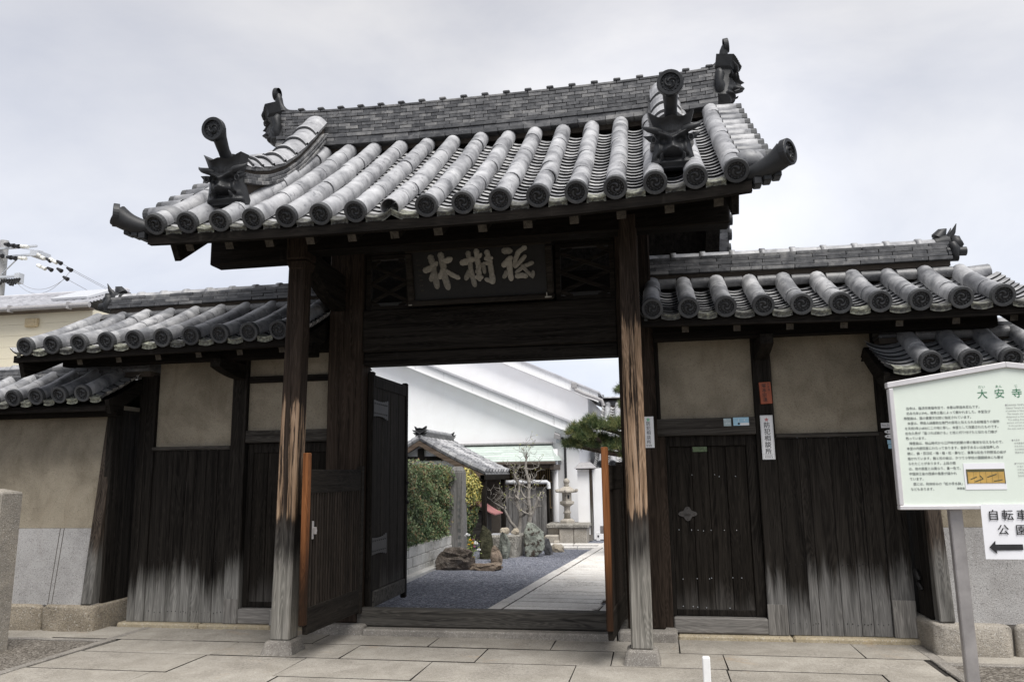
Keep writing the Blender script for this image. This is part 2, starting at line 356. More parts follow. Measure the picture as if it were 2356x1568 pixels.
M['foot'] = granite('wall_foot_stone', (0.24, 0.205, 0.155), (0.38, 0.33, 0.255), stain=(0.20, 0.15, 0.09), scl=80, dark=0.75, bump=1.0)
M['kerb'] = granite('yellow_kerb_stone', (0.36, 0.30, 0.20), (0.46, 0.40, 0.29), stain=(0.40, 0.27, 0.13), scl=90)
M['base'] = granite('post_base_stone', (0.21, 0.195, 0.175), (0.33, 0.305, 0.27), stain=(0.12, 0.11, 0.10), scl=140)
M['lantern'] = granite('lantern_stone', (0.36, 0.33, 0.28), (0.52, 0.48, 0.42), stain=(0.16, 0.15, 0.12), scl=60)
M['path'] = granite('pale_path_stone', (0.70, 0.67, 0.63), (0.82, 0.80, 0.76), stain=(0.5, 0.42, 0.34), scl=120, dark=0.35)
M['block'] = granite('concrete_block', (0.42, 0.42, 0.40), (0.58, 0.57, 0.55), stain=(0.2, 0.2, 0.17), scl=90, dark=0.3)
def rock(name, a, b, c, scl=6, moss=None):
    n = N(name); l = n.noise(n.pos, scl, 8, 0.7, 0.8); k = n.noise(n.pos, scl * 3.2, 6, 0.7)
    col = n.ramp(l, [(0.3, a), (0.52, b), (0.72, c)])
    if moss: col = n.mix(n.step(k, 0.50, 0.60), col, moss)
    n.bump(n.math('ADD', l, k), 1.0, 0.06); return n.done(col, 0.9, 0.2)
M['rock_b'] = rock('brown_rock', (0.05, 0.044, 0.038), (0.15, 0.125, 0.105), (0.32, 0.285, 0.25))
M['rock_g'] = rock('green_stone', (0.075, 0.077, 0.068), (0.23, 0.245, 0.215), (0.40, 0.415, 0.37))
M['rock_m'] = rock('mossy_stone', (0.025, 0.025, 0.017), (0.06, 0.06, 0.035), (0.13, 0.12, 0.08))
M['rock_l'] = rock('lichen_stone', (0.10, 0.09, 0.075), (0.32, 0.345, 0.30), (0.46, 0.485, 0.43), scl=4, moss=(0.07, 0.055, 0.045))
M['rock_t'] = rock('rough_grey_stone', (0.20, 0.19, 0.165), (0.38, 0.36, 0.32), (0.55, 0.53, 0.48), scl=9)
M['rock_w'] = rock('tan_pointed_stone', (0.15, 0.115, 0.085), (0.28, 0.22, 0.17), (0.40, 0.33, 0.26))
M['rock_d'] = rock('dark_mottled_stone', (0.04, 0.04, 0.045), (0.13, 0.13, 0.135), (0.33, 0.32, 0.32), scl=9)
M['rock_o'] = rock('pale_round_stone', (0.36, 0.31, 0.24), (0.5, 0.44, 0.35), (0.62, 0.57, 0.48))
def gravelmat():
    n = N('blue_grey_gravel'); v = n.voro(n.pos, 62, 'Color'); d = n.voro(n.pos, 62)
    q = n.n('ShaderNodeSeparateColor'); n.set(q.inputs[0], v)
    col = n.ramp(q.outputs[0], [(0.0, (0.07, 0.077, 0.10)), (0.45, (0.17, 0.183, 0.225)), (0.8, (0.29, 0.30, 0.345)), (1.0, (0.50, 0.50, 0.53))])
    lf = n.noise(n.pos, 2.0, 4, 0.6); col = n.mix(n.math('MULTIPLY', n.step(lf, 0.35, 0.7), 0.35), col, n.mix(1.0, col, (0.6, 0.6, 0.62), 'MULTIPLY'))
    n.bump(n.math('SUBTRACT', 1.0, d), 1.0, 0.02); return n.done(col, 0.85, 0.25)
M['gravel'] = gravelmat()
def aggr():
    n = N('washed_aggregate'); v = n.voro(n.pos, 75, 'Color'); d = n.voro(n.pos, 75)
    q = n.n('ShaderNodeSeparateColor'); n.set(q.inputs[0], v)
    col = n.ramp(q.outputs[0], [(0.0, (0.05, 0.043, 0.036)), (0.5, (0.14, 0.122, 0.10)), (1.0, (0.31, 0.285, 0.25))])
    l = n.noise(n.pos, 3, 5, 0.65); col = n.mix(n.math('MULTIPLY', n.step(l, 0.35, 0.7), 0.4), col, n.mix(1.0, col, (0.6, 0.58, 0.56), 'MULTIPLY'))
    n.bump(n.math('SUBTRACT', 1.0, d), 0.7, 0.01); return n.done(col, 0.85)
M['aggr'] = aggr()
def plain(name, col, rough=0.6, spec=0.4, metal=0.0, var=0.25, scl=20, bump=0.0):
    n = N(name); a = n.noise(n.pos, scl, 4, 0.6); t = n.attr()
    f = n.math('ADD', n.math('MULTIPLY', a, 0.7), n.math('MULTIPLY', t, 0.3))
    c = n.ramp(f, [(0.3, tuple(x * (1 - var) for x in col)), (0.7, tuple(min(1, x * (1 + var)) for x in col))])
    if bump: n.bump(a, bump, 0.01)
    return n.done(c, rough, spec, metal)
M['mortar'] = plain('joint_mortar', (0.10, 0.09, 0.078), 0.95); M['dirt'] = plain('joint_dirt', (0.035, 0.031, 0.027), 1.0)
M['ridge_clay'] = plain('roof_clay', (0.075, 0.062, 0.05), 0.95, scl=40, bump=0.5)
M['gold'] = plain('worn_gilt', (0.29, 0.275, 0.24), 0.7, var=0.35, scl=45, bump=0.3)
M['panel_black'] = plain('old_black_lacquer', (0.010, 0.0095, 0.009), 0.6, var=0.4)
M['iron'] = plain('old_iron', (0.022, 0.021, 0.021), 0.55, metal=0.4); M['steel'] = plain('brushed_steel', (0.36, 0.34, 0.33), 0.45, metal=0.5, var=0.3, scl=7)
M['rail'] = plain('aluminium_frame', (0.62, 0.60, 0.60), 0.4, metal=0.3, var=0.08)
M['cream'] = plain('pale_green_board', (0.70, 0.76, 0.68), 0.35, var=0.02); M['paper'] = plain('white_paper', (0.80, 0.80, 0.82), 0.5, var=0.02)
M['ink'] = plain('black_ink', (0.02, 0.02, 0.022), 0.6); M['ink_soft'] = plain('grey_print', (0.10, 0.11, 0.11), 0.6); M['ink_faint'] = plain('faint_print', (0.32, 0.33, 0.32), 0.6)
M['green'] = plain('green_print', (0.05, 0.19, 0.10), 0.6); M['star_g'] = plain('green_star', (0.25, 0.55, 0.35), 0.6); M['star_r'] = plain('red_star', (0.62, 0.28, 0.27), 0.6)
M['enamel'] = plain('white_enamel', (0.78, 0.78, 0.78), 0.35, var=0.04); M['nameplate'] = plain('red_brown_plate', (0.32, 0.085, 0.04), 0.6)
M['blue'] = plain('pale_blue_sticker', (0.36, 0.58, 0.72), 0.5, var=0.08); M['grey_st'] = plain('faded_sticker', (0.40, 0.50, 0.52), 0.6); M['blue_line'] = plain('blue_print', (0.08, 0.2, 0.42), 0.5)
M['bolt'] = plain('white_painted_stake', (0.78, 0.78, 0.77), 0.5, var=0.06); M['ivory'] = plain('cream_siding', (0.74, 0.68, 0.52), 0.6, var=0.04)
M['copper'] = plain('green_copper_sheet', (0.46, 0.52, 0.48), 0.6, var=0.15, scl=6); M['soffit'] = plain('brown_soffit', (0.09, 0.07, 0.055), 0.7)
M['redsheet'] = plain('faded_red_sheet', (0.38, 0.17, 0.165), 0.6); M['concrete'] = plain('pole_concrete', (0.36, 0.36, 0.36), 0.8)
M['zinc'] = plain('galvanised_steel', (0.50, 0.52, 0.55), 0.45, metal=0.2); M['black'] = plain('black_rubber', (0.02, 0.02, 0.022), 0.6); M['china'] = plain('porcelain', (0.70, 0.70, 0.66), 0.4)
M['gutter'] = plain('grey_gutter', (0.30, 0.29, 0.29), 0.5); M['capw'] = plain('white_gutter_pipe', (0.72, 0.73, 0.75), 0.4)
M['roof_far'] = plain('light_grey_tile', (0.46, 0.46, 0.48), 0.6, var=0.15, scl=3); M['solar'] = plain('pale_glass_panel', (0.52, 0.53, 0.55), 0.25, var=0.05)
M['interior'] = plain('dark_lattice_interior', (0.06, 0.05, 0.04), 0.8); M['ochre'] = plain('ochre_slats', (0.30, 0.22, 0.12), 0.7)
M['bark'] = plain('grey_bark', (0.26, 0.24, 0.215), 0.95, var=0.4, scl=25, bump=0.8); M['pinebark'] = plain('pine_bark', (0.07, 0.05, 0.04), 0.95, var=0.4, scl=30, bump=0.8)
def leafmat(name, stops, tr=0.25):
    n = N(name); t = n.attr(); col = n.ramp(t, stops)
    n.b.inputs['Subsurface Weight'].default_value = 0.0
    return n.done(col, 0.5, 0.4)
M['hedge'] = leafmat('hedge_leaves', [(0.0, (0.02, 0.038, 0.014)), (0.3, (0.048, 0.085, 0.03)), (0.55, (0.10, 0.155, 0.058)), (0.76, (0.22, 0.27, 0.14)), (0.88, (0.19, 0.155, 0.06)), (1.0, (0.20, 0.125, 0.06))])
M['hedge_y'] = leafmat('golden_hedge_leaves', [(0.0, (0.10, 0.13, 0.03)), (0.5, (0.33, 0.31, 0.08)), (1.0, (0.58, 0.46, 0.13))])
M['needle'] = leafmat('pine_needles', [(0.0, (0.03, 0.055, 0.025)), (0.45, (0.075, 0.12, 0.045)), (0.75, (0.18, 0.21, 0.075)), (1.0, (0.34, 0.32, 0.13))])
M['bud'] = leafmat('young_buds', [(0.0, (0.25, 0.28, 0.08)), (1.0, (0.42, 0.42, 0.16))]); M['petal_w'] = plain('white_petals', (0.8, 0.8, 0.8), 0.6); M['petal_y'] = plain('yellow_petals', (0.75, 0.48, 0.04), 0.6)
M['stemg'] = plain('flower_stems', (0.22, 0.28, 0.08), 0.7); M['petal_p'] = plain('pink_petals', (0.55, 0.15, 0.35), 0.6); M['clay'] = plain('clay_pot', (0.20, 0.10, 0.06), 0.8)
M['painting'] = plain('gold_leaf_print', (0.52, 0.33, 0.09), 0.5, var=0.3); M['pgreen'] = plain('painted_branch', (0.10, 0.09, 0.04), 0.5)
def stain_white():
    n = N('streaked_white_fascia'); v = n.noise(n.scale(n.pos, (9, 9, 0.8)), 1.0, 5, 0.75)
    col = n.mix(n.math('MULTIPLY', n.step(v, 0.53, 0.75), 0.75), (0.80, 0.80, 0.80), (0.22, 0.22, 0.23)); return n.done(col, 0.8, 0.2)
M['fascia_w'] = stain_white()
M['iron_l'] = plain('tarnished_lock_metal', (0.065, 0.06, 0.056), 0.55, metal=0.3); M['pane'] = plain('green_tinted_opening', (0.09, 0.13, 0.06), 0.4, var=0.6, scl=60)
M['rail2'] = plain('faint_gilt', (0.11, 0.10, 0.085), 0.7); M['zinc_d'] = plain('wire_grey', (0.30, 0.30, 0.32), 0.6); M['fence_d'] = wood('dark_cabinet_boards', 'x', lo=(0.03, 0.028, 0.025), hi=(0.13, 0.12, 0.11))
M['barg'] = wood('old_bargeboard', 'x', lo=(0.06, 0.042, 0.03), hi=(0.24, 0.19, 0.15)); M['ochre_l'] = plain('beige_vent', (0.55, 0.45, 0.28), 0.6)
M['dome'] = tile('dome_roof_tile', [(0.30, (0.10, 0.102, 0.108)), (0.55, (0.19, 0.192, 0.198)), (0.8, (0.33, 0.33, 0.335))])
# ------------------------------------------------------------------ tiled roofs
class Roof:
    """profile: eave axis at (Ye, ze(x)), rows end at Yt; A, B give rise = A t + B t^2; Yr is the ridge centre"""
    def __init__(s, Ye, Yt, Yr, ze, A, B): s.Ye, s.Yt, s.Yr, s.ze, s.A, s.B = Ye, Yt, Yr, ze, A, B
    def p(s, x, t, off=0.0, rear=False):
        y = s.Ye + t * (s.Yt - s.Ye); z = s.ze(x) + s.A * t + s.B * t * t
        dy = s.Yt - s.Ye; dz = s.A + 2 * s.B * t; l = math.hypot(dy, dz)
        y += -dz / l * off; z += dy / l * off
        if rear: y = 2 * s.Yr - y
        return Vector((x, y, z))
    def tan(s, t):
        dy = s.Yt - s.Ye; dz = s.A + 2 * s.B * t; l = math.hypot(dy, dz); return Vector((0, dy / l, dz / l))
    def nor(s, t):
        q = s.tan(t); return Vector((0, -q.z, q.y))
    def length(s):
        return sum((s.p(0, (i + 1) / 20) - s.p(0, i / 20)).length for i in range(20))

def emblem(mb, c, rt, up, nrm, r, n=22):
    """round eave end: raised rim, ring of beads, three commas"""
    def pt(a, q, w_): return c + rt * (q * r * math.cos(a)) + up * (q * r * math.sin(a)) + nrm * w_
    prof = [(1.0, -0.03), (1.0, 0.012), (0.96, 0.017), (0.74, 0.017), (0.71, -0.002), (0.0, -0.002)]
    vs = [pt(2 * math.pi * k / n, q, w_) for q, w_ in prof[:-1] for k in range(n)]
    fs = [(i * n + k, i * n + (k + 1) % n, (i + 1) * n + (k + 1) % n, (i + 1) * n + k) for i in range(len(prof) - 2) for k in range(n)]
    fs.append(tuple(range((len(prof) - 2) * n, (len(prof) - 1) * n)))
    mb.add(vs, fs[:-1], rnd.random(), False, 1); b0 = len(mb.v); mb.v += [tuple(q) for q in vs[-n:]]; mb.f.append(list(range(b0, b0 + n))); mb.t.append(0.2); mb.s.append(False); mb.m.append(2)
    for k in range(14):
        a = 2 * math.pi * k / 14; b = c + rt * (0.6 * r * math.cos(a)) + up * (0.6 * r * math.sin(a)); h = 0.075 * r
        v = [b + rt * (h * math.cos(q * 1.0472)) + up * (h * math.sin(q * 1.0472)) for q in range(6)] + [b + nrm * 0.011]
        mb.add(v, [(q, (q + 1) % 6, 6) for q in range(6)], 0.35, True, 1)
    for k in range(3):
        a0 = 2 * math.pi * k / 3 + 0.4; V = []; m = 9
        for i in range(m):
            f = i / (m - 1); a = a0 + f * 2.5; q = 0.20 + 0.26 * f; wd = (0.135 if i < 2 else 0.12 * (1 - f) + 0.02) * (0.5 if i == 0 else 1)
            V += [pt(a, q - wd, 0.001), pt(a, q, 0.014), pt(a, q + wd, 0.001)]
        mb.add(V, [(3 * i + j, 3 * i + j + 1, 3 * i + j + 4, 3 * i + j + 3) for i in range(m - 1) for j in range(2)], 0.35, True, 1)

def tile_row(roof, x, r, name, parent, mats, disc=True, rear=False, tl=0.30, rd=0.0, t1=1.03, jit=0.008):
    mb = MB(); n = 11; Ln = roof.length(); cnt = max(2, round(Ln / tl))
    for i in range(cnt):
        ta, tb = i / cnt * t1, min((i + 1.06) / cnt * t1, t1)
        tone = rnd.random(); dx = rnd.uniform(-jit, jit); V = []
        sag = rnd.uniform(-0.005, 0.005); rr0 = rnd.uniform(0.975, 1.025)
        for (t, rr) in ((ta, r * 0.92), (ta, r * 1.006), (ta + (tb - ta) * 0.04, r * 1.014), ((ta + tb) / 2, r * 1.0), (tb, r * 0.99)):
            for k in range(n):
                a = math.radians(-28 + 236 * k / (n - 1)); q = roof.p(x + dx + rr * rr0 * math.cos(a), t, rr * rr0 * math.sin(a) + sag)
                if rear: q.y = 2 * roof.Yr - q.y
                V.append(q)
        f = [(j * n + k, j * n + k + 1, (j + 1) * n + k + 1, (j + 1) * n + k) for j in range(4) for k in range(n - 1)]
        if rear: f = [g[::-1] for g in f]
        mb.add(V, f[:n - 1], tone, False); mb.add(V, f[n - 1:], tone, True)
    if disc:
        T, Nn = roof.tan(0), roof.nor(0); c = roof.p(x, 0) - T * 0.004
        if rear: c.y = 2 * roof.Yr - c.y; T = Vector((0, -T.y, T.z)); Nn = Vector((0, -Nn.y, Nn.z))
        emblem(mb, c, Vector((1 if not rear else -1, 0, 0)), Nn, -T, rd or r * 1.14)
    return obj(name, mb, mats, parent)

def pan_columns(roof, cols, name, parent, mat, rear=False, cl=0.105, depth=0.062, edge=-0.018, seg=8, t1=1.0):
    """cols: list of (xa, xb, shape) one concave column each; shape 0 normal"""
    mb = MB(); cnt = round(roof.length() / cl)
    for (xa, xb) in cols:
        for j in range(cnt):
            ta, tb = j / cnt * t1, min((j + 1.15) / cnt * t1, t1 + 0.01); tone = rnd.random(); lift = 0.019 + rnd.uniform(-0.003, 0.004); sl = rnd.uniform(-0.003, 0.003); V = []
            for (t, h) in ((ta + 0.006, lift - 0.024), (ta, lift), (tb, 0.0)):
                for k in range(seg + 1):
                    u = k / seg; o = edge - depth * (1 - (2 * u - 1) ** 2) + h + sl * (u - .5)
                    V.append(roof.p(xa + (xb - xa) * u, t, o, rear))
            m = seg + 1
            f = [(i * m + k, i * m + k + 1, (i + 1) * m + k + 1, (i + 1) * m + k) for i in range(2) for k in range(seg)]
            if rear: f = [g[::-1] for g in f]
            mb.add(V, f[:seg], tone, False, 1); mb.add(V, f[seg:], tone, False)  # front edges in dark tile, painting the shadow stripe between courses
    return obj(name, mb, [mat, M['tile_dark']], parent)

def eave_plates(roof, cols, name, parent, mat, bare=-99.0, h=0.050, depth=0.062, edge=-0.018, seg=10):
    T = roof.tan(0); Nn = roof.nor(0)
    for (xa, xb) in cols:
        mb = MB(); V = []; tone = rnd.random(); ins = 0.074 / (xb - xa)
        for k in range(seg + 1):
            i0 = 0.004 if abs(xa - bare) < 0.01 else ins; i1 = 0.004 if abs(xb - bare) < 0.01 else ins; u = i0 + (1 - i0 - i1) * k / seg; o = edge - depth * (1 - (2 * u - 1) ** 2); x = xa + (xb - xa) * u
            a = roof.p(x, 0, o + 0.022); rel = 0.004 * math.sin(k * 2.6)
            V += [a + T * 0.10, a - T * 0.012, a - T * (0.012 + 0) - Nn * 0.012, a - T * (0.004 + rel) - Nn * 0.016, a - T * (0.004 - rel) - Nn * (h - 0.010), a - T * 0.012 - Nn * (h - 0.006), a - T * 0.012 - Nn * h, a + T * 0.03 - Nn * h]
        f = [(8 * k + j, 8 * k + j + 1, 8 * k + 9 + j, 8 * k + 8 + j) for k in range(seg) for j in range(7)]
        mb.add(V, [g[::-1] for g in f], tone, False); obj('eave_tile', mb, mat, parent)

def course_ridge(x0, x1, Yc, zf, courses, name, parent, mat, clay=None):
    """stack of flat ridge tiles, (height, half width, tile length) from the bottom up"""
    mb = MB(); z = 0.0; row = 0
    for (h, hw, ln) in courses:
        x = x0 - (ln * 0.5 if row % 2 else 0) - rnd.uniform(0, 0.02)
        while x < x1:
            a, b = max(x, x0), min(x + ln * rnd.uniform(0.96, 1.04), x1); x = b if b < x1 else x1
            if b - a < 0.02: break
            j = rnd.uniform(-0.004, 0.004); k = rnd.uniform(-0.002, 0.002); za, zb = zf(a) + z, zf(b) + z; tone = rnd.random()
            P = [(a, Yc - hw + j, za + k), (b - 0.004, Yc - hw + j, zb + k), (b - 0.004, Yc + hw, zb + k), (a, Yc + hw, za + k)]
            P += [(q[0], q[1], q[2] + h - 0.004) for q in P]
            hexa(mb, P, tone, 0.003)
        z += h; row += 1
    m2 = MB(); hw = min(c[1] for c in courses) - 0.012; nseg = 14
    for i in range(nseg):
        a, b = x0 + 0.01 + (x1 - x0 - 0.02) * i / nseg, x0 + 0.01 + (x1 - x0 - 0.02) * (i + 1) / nseg
        P = [(a, Yc - hw, zf(a) - 0.05), (b, Yc - hw, zf(b) - 0.05), (b, Yc + hw, zf(b) - 0.05), (a, Yc + hw, zf(a) - 0.05)]
        P += [(q[0], q[1], zf(q[0]) + z - 0.006) for q in P]
        m2.add(P, [(0, 3, 2, 1), (4, 5, 6, 7), (0, 1, 5, 4), (2, 3, 7, 6)] + ([(3, 0, 4, 7)] if i == 0 else []) + ([(1, 2, 6, 5)] if i == nseg - 1 else []), 0.3, False, 1)
    for i, v in enumerate(m2.v): pass
    b = len(mb.v); mb.v += m2.v; mb.f += [[i + b for i in f] for f in m2.f]; mb.t += m2.t; mb.s += m2.s; mb.m += m2.m
    return obj(name, mb, [mat, M['ridge_clay']], parent), z

# ------------------------------------------------------------------ demon tile, crest tube
def demon_tile(name, parent, c, fw, sc_=1.0, label=None, deep=1.0):
    """carved demon face; c = bottom centre of the back, fw = unit vector it faces"""
    fw = Vector(fw).normalized(); up = Vector((0, 0, 1)); rt = up.cross(fw).normalized(); up = fw.cross(rt).normalized(); c = Vector(c); mb = MB()
    def W(u, v, w_): return c + rt * (u * sc_) + up * (v * sc_) + fw * (w_ * sc_ * deep)
    H = 0.36; nu, nv = 46, 52
    def half(v): 
        f = v / H
        return 0.175 - 0.11 * math.sin(min(1, f * 1.15) * math.pi * 0.5) * 0.55 + (0.05 * max(0, f - 0.78) / 0.22 if f > 0.78 else 0)
    def g(u, v, cu, cv, su, sv): return math.exp(-((u - cu) / su) ** 2 - ((v - cv) / sv) ** 2)
    def relief(u, v):
        a = abs(u); f = v / H
        w_ = 0.060 * max(0.0, 1 - (a / 0.19) ** 2.2)
        w_ += 0.085 * g(u, v, 0, 0.135, 0.052, 0.036) + 0.045 * g(a, v, 0.042, 0.125, 0.022, 0.022) + 0.045 * g(u, v, 0, 0.185, 0.022, 0.045)   # nose
        br = 0.215 + (a - 0.02) * 0.55
        w_ += 0.055 * math.exp(-((v - br) / 0.017) ** 2) * (1 if a < 0.125 else math.exp(-((a - 0.125) / 0.012) ** 2))                                 # brows
        w_ -= 0.050 * g(a, v, 0.062, 0.200, 0.026, 0.018); w_ += 0.040 * g(a, v, 0.060, 0.200, 0.014, 0.012)                                             # eyes
        w_ += 0.035 * g(a, v, 0.098, 0.135, 0.022, 0.055) + 0.030 * g(a, v, 0.115, 0.085, 0.022, 0.022)                                                  # cheeks
        w_ -= 0.045 * math.exp(-((v - 0.072 - a * 0.12) / 0.013) ** 2) * (1 if a < 0.10 else math.exp(-((a - 0.10) / 0.015) ** 2))                       # mouth
        w_ += 0.050 * g(a, v, 0.078, 0.078, 0.013, 0.016) + 0.035 * math.exp(-((v - 0.038) / 0.016) ** 2) * (1 if a < 0.13 else math.exp(-((a - 0.13) / 0.02) ** 2))
        if v < 0.05: w_ += 0.006 * math.sin(u * 420)
        if f > 0.58:
            k = min(1, (f - 0.58) / 0.15) * max(0, 1 - (a / (0.04 + (f - 0.58) * 0.30)) ** 2)
            w_ += k * (0.03 + 0.005 * math.sin(u * 520))
            w_ += 0.035 * max(0, (f - 0.82) / 0.18) ** 2                                                                                               # flaring crest
        return max(w_, 0.012)
    V = []
    for j in range(nv + 1):
        v = H * j / nv; hw = half(v)
        for i in range(nu + 1):
            s_ = 2 * i / nu - 1; u = s_ * hw; vv = v
            if j > nv * 0.86: vv = v + (abs(s_) ** 3) * 0.05 * (j / nv - 0.86) / 0.14 + 0.008 * math.cos(s_ * 7) * (j / nv - 0.86) / 0.14
            V.append(W(u, vv, 0.02 + 0.8 * relief(u, v)))
    m = nu + 1
    F = [(j * m + i, j * m + i + 1, (j + 1) * m + i + 1, (j + 1) * m + i) for j in range(nv) for i in range(nu)]
    mb.add(V, F, 0.35, True)
    edge = [i for i in range(m)] + [j * m + nu for j in range(1, nv + 1)] + [nv * m + i for i in range(nu - 1, -1, -1)] + [j * m for j in range(nv - 1, 0, -1)]
    E = [Vector(V[i]) for i in edge]; B = []
    for q in E:
        d = q - c; u, v = d.dot(rt), d.dot(up); B.append(c + rt * u * 1.0 + up * v - fw * 0.07 * sc_)
    n = len(E); mb.add(E + B, [(k, n + k, n + (k + 1) % n, (k + 1) % n) for k in range(n)] + [tuple(range(n, 2 * n))], 0.4, False)
    for s_ in (-1, 1):
        mb.tube([W(s_ * 0.085, 0.265, 0.06), W(s_ * 0.125, 0.275, 0.085), W(s_ * 0.168, 0.287, 0.080), W(s_ * 0.200, 0.305, 0.065), W(s_ * 0.215, 0.322, 0.055)], [0.030 * sc_, 0.027 * sc_, 0.021 * sc_, 0.011 * sc_, 0.002 * sc_], 10, 0.4)
        mb.tube([W(s_ * 0.115, 0.215, 0.05), W(s_ * 0.155, 0.222, 0.06), W(s_ * 0.205, 0.248, 0.045)], [0.026 * sc_, 0.024 * sc_, 0.002 * sc_], 9, 0.3, flat=0.55, up=tuple(fw))
        mb.tube([W(s_ * (0.132 + 0.018 * math.cos(a)), 0.205 + 0.024 * math.sin(a), 0.085) for a in [k * 0.628 for k in range(11)]], 0.0055 * sc_, 6, 0.4, False)
        mb.tube([W(s_ * 0.078, 0.070, 0.085), W(s_ * 0.080, 0.088, 0.11), W(s_ * 0.072, 0.100, 0.115)], [0.013 * sc_, 0.010 * sc_, 0.004 * sc_], 8, 0.6)
    o = obj(name, mb, M['tile_dark'], parent)
    if label: o['label'] = label
    return o
def crest_tube(name, parent, path, rads, face, r):
    mb = MB(); P = [Vector(p) for p in path]
    pts = []; rr = []
    for i in range(len(P) - 1):
        for k in range(5):
            f = k / 5; a = P[max(i - 1, 0)]; b, c_, d = P[i], P[i + 1], P[min(i + 2, len(P) - 1)]
            pts.append(0.5 * ((2 * b) + (c_ - a) * f + (2 * a - 5 * b + 4 * c_ - d) * f * f + (3 * b - a - 3 * c_ + d) * f ** 3)); rr.append(rads[i] * (1 - f) + rads[i + 1] * f)
    pts.append(P[-1]); rr.append(rads[-1])
    mb.tube(pts, rr, 18, 0.35)
    f = Vector(face).normalized(); rt = f.cross(Vector((0, 0, 1))); rt = (rt if rt.length > .1 else Vector((1, 0, 0))).normalized(); up = rt.cross(f).normalized()
    emblem(mb, P[-1] + f * 0.02, rt, up, f, r, 26)
    return obj(name, mb, [M['tile_dark'], M['tile_dark'], M['tile_dark']], parent)

def eave_timber(roof, parent, x0, x1, deck_off, nm='roof', boards=None):
    """boarded underside of both slopes, one closed sheet"""
    mb = MB(); nx, ntt = 14, 10
    for rear in (False, True):
        for (o, flip) in ((-deck_off, True), (-deck_off + 0.03, False)):
            V = [roof.p(x0 + (x1 - x0) * i / nx, 0.02 + 1.09 * j / ntt, o, rear) for j in range(ntt + 1) for i in range(nx + 1)]
            F = [(j * (nx + 1) + i, j * (nx + 1) + i + 1, (j + 1) * (nx + 1) + i + 1, (j + 1) * (nx + 1) + i) for j in range(ntt) for i in range(nx)]
            if flip != rear: F = [f[::-1] for f in F]
            mb.add(V, F, 0.4)
    return obj(nm, mb, M['wood_y'], parent)

def sweep_board(roof, x, th, h_lo, h_hi, t0, t1, rear, mb, n=12, tip=0.0):
    """board standing on edge in the plane X = x that follows the roof slope, offsets measured off the row axis"""
    V = []
    for i in range(n + 1):
        t = t0 + (t1 - t0) * i / n; d = tip * (1 - i / n) ** 2
        for (xx, o) in ((x - th / 2, h_lo - d), (x + th / 2, h_lo - d), (x + th / 2, h_hi), (x - th / 2, h_hi)):
            V.append(roof.p(xx, t, o, rear))
    F = [(4 * i + j, 4 * i + (j + 1) % 4, 4 * i + 4 + (j + 1) % 4, 4 * i + 4 + j) for i in range(n) for j in range(4)] + [(3, 2, 1, 0), (4 * n, 4 * n + 1, 4 * n + 2, 4 * n + 3)]
    if rear: F = [f[::-1] for f in F]
    mb.add(V, [f[::-1] for f in F], rnd.random())
# ------------------------------------------------------------------ ground
g = MB(); g.box(-80, 80, -40, 140, -0.6, -0.03, 0.5); struct('ground', g, M['aggr'])
g = MB(); g.add([(-14, 2, -0.005), (-5.22, 2, -0.005), (-5.22, 6.93, -0.005), (-14, 6.93, -0.005)], [(0, 1, 2, 3)]); g.add([(2.05, 2, -0.005), (9, 2, -0.005), (9, 6.88, -0.005), (2.05, 6.88, -0.005)], [(0, 1, 2, 3)])
struct('aggregate_pavement', g, M['aggr'])
g = MB(); g.box(-14, 9, 1.0, 8.1, -0.3, -0.018, 0.5); struct('ground_bed', g, M['dirt'])
g = MB(); gr = random.Random(3)
def slab(xa, xb, ya, yb, tone=None, dz=0):
    j = 0.005; jy = gr.uniform(0.007, 0.016); z = 0.0 + gr.uniform(-0.003, 0.003) + dz; k = lambda: gr.uniform(-0.004, 0.004)
    ka, kb = k(), k()
    P = [(xa + j + ka, ya + jy, -0.06), (xb - j + kb, ya + jy, -0.06), (xb - j - kb, yb - jy, -0.06), (xa + j - ka, yb - jy, -0.06)]
    P += [(q[0], q[1], z + gr.uniform(-0.002, 0.002)) for q in P]
    hexa(g, P, gr.random() if tone is None else tone, 0.0015)
rows = [(7.05, 7.62, [-5.9, -4.4, -3.2, -2.1, -1.0, 0.1, 1.57, 2.15]), (6.53, 7.05, [-5.14, -3.91, -2.72, -1.55, -0.45, 0.45, 2.0]),
        (5.92, 6.53, [-5.16, -3.92, -3.0, -1.9, -0.72, 0.44, 1.55, 2.02]), (5.35, 5.92, [-5.18, -4.03, -2.95, -1.6, -0.2, 0.9, 2.04]), (4.75, 5.35, [-5.2, -4.3, -2.4, -1.1, 0.5, 2.05]), (4.1, 4.75, [-5.2, -3.3, -1.8, 0, 2.05]), (3.4, 4.1, [-5.2, -2.6, -0.9, 1.2, 2.05])]
for ya, yb, xs in rows:
    for a, b in zip(xs[:-1], xs[1:]): slab(a, b, ya, yb)
for a, b in ((-9.5, -8.1), (-8.1, -7), (-7, -5.9)): slab(a, b, 7.02, 7.5)
for a, b in ((2.15, 3.4), (3.4, 4.8), (4.8, 6.5)): slab(a, b, 6.98, 7.4)
def dark_sides(m_):  # colours slab sides dark so sunlit joint faces still look shadowed
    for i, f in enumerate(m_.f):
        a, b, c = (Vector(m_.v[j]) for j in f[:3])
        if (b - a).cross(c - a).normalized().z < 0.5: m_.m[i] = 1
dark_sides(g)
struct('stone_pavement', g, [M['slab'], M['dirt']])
g = MB()
for a, b in ((-14, -9), (-9, -5.23)): g.box(a, b - 0.004, 6.95, 7.01, -0.1, 0.004, None, 0.006)
for a, b in ((2.06, 4), (4, 7)): g.box(a, b - 0.004, 6.89, 6.965, -0.1, 0.004, None, 0.006)
y = 2.2
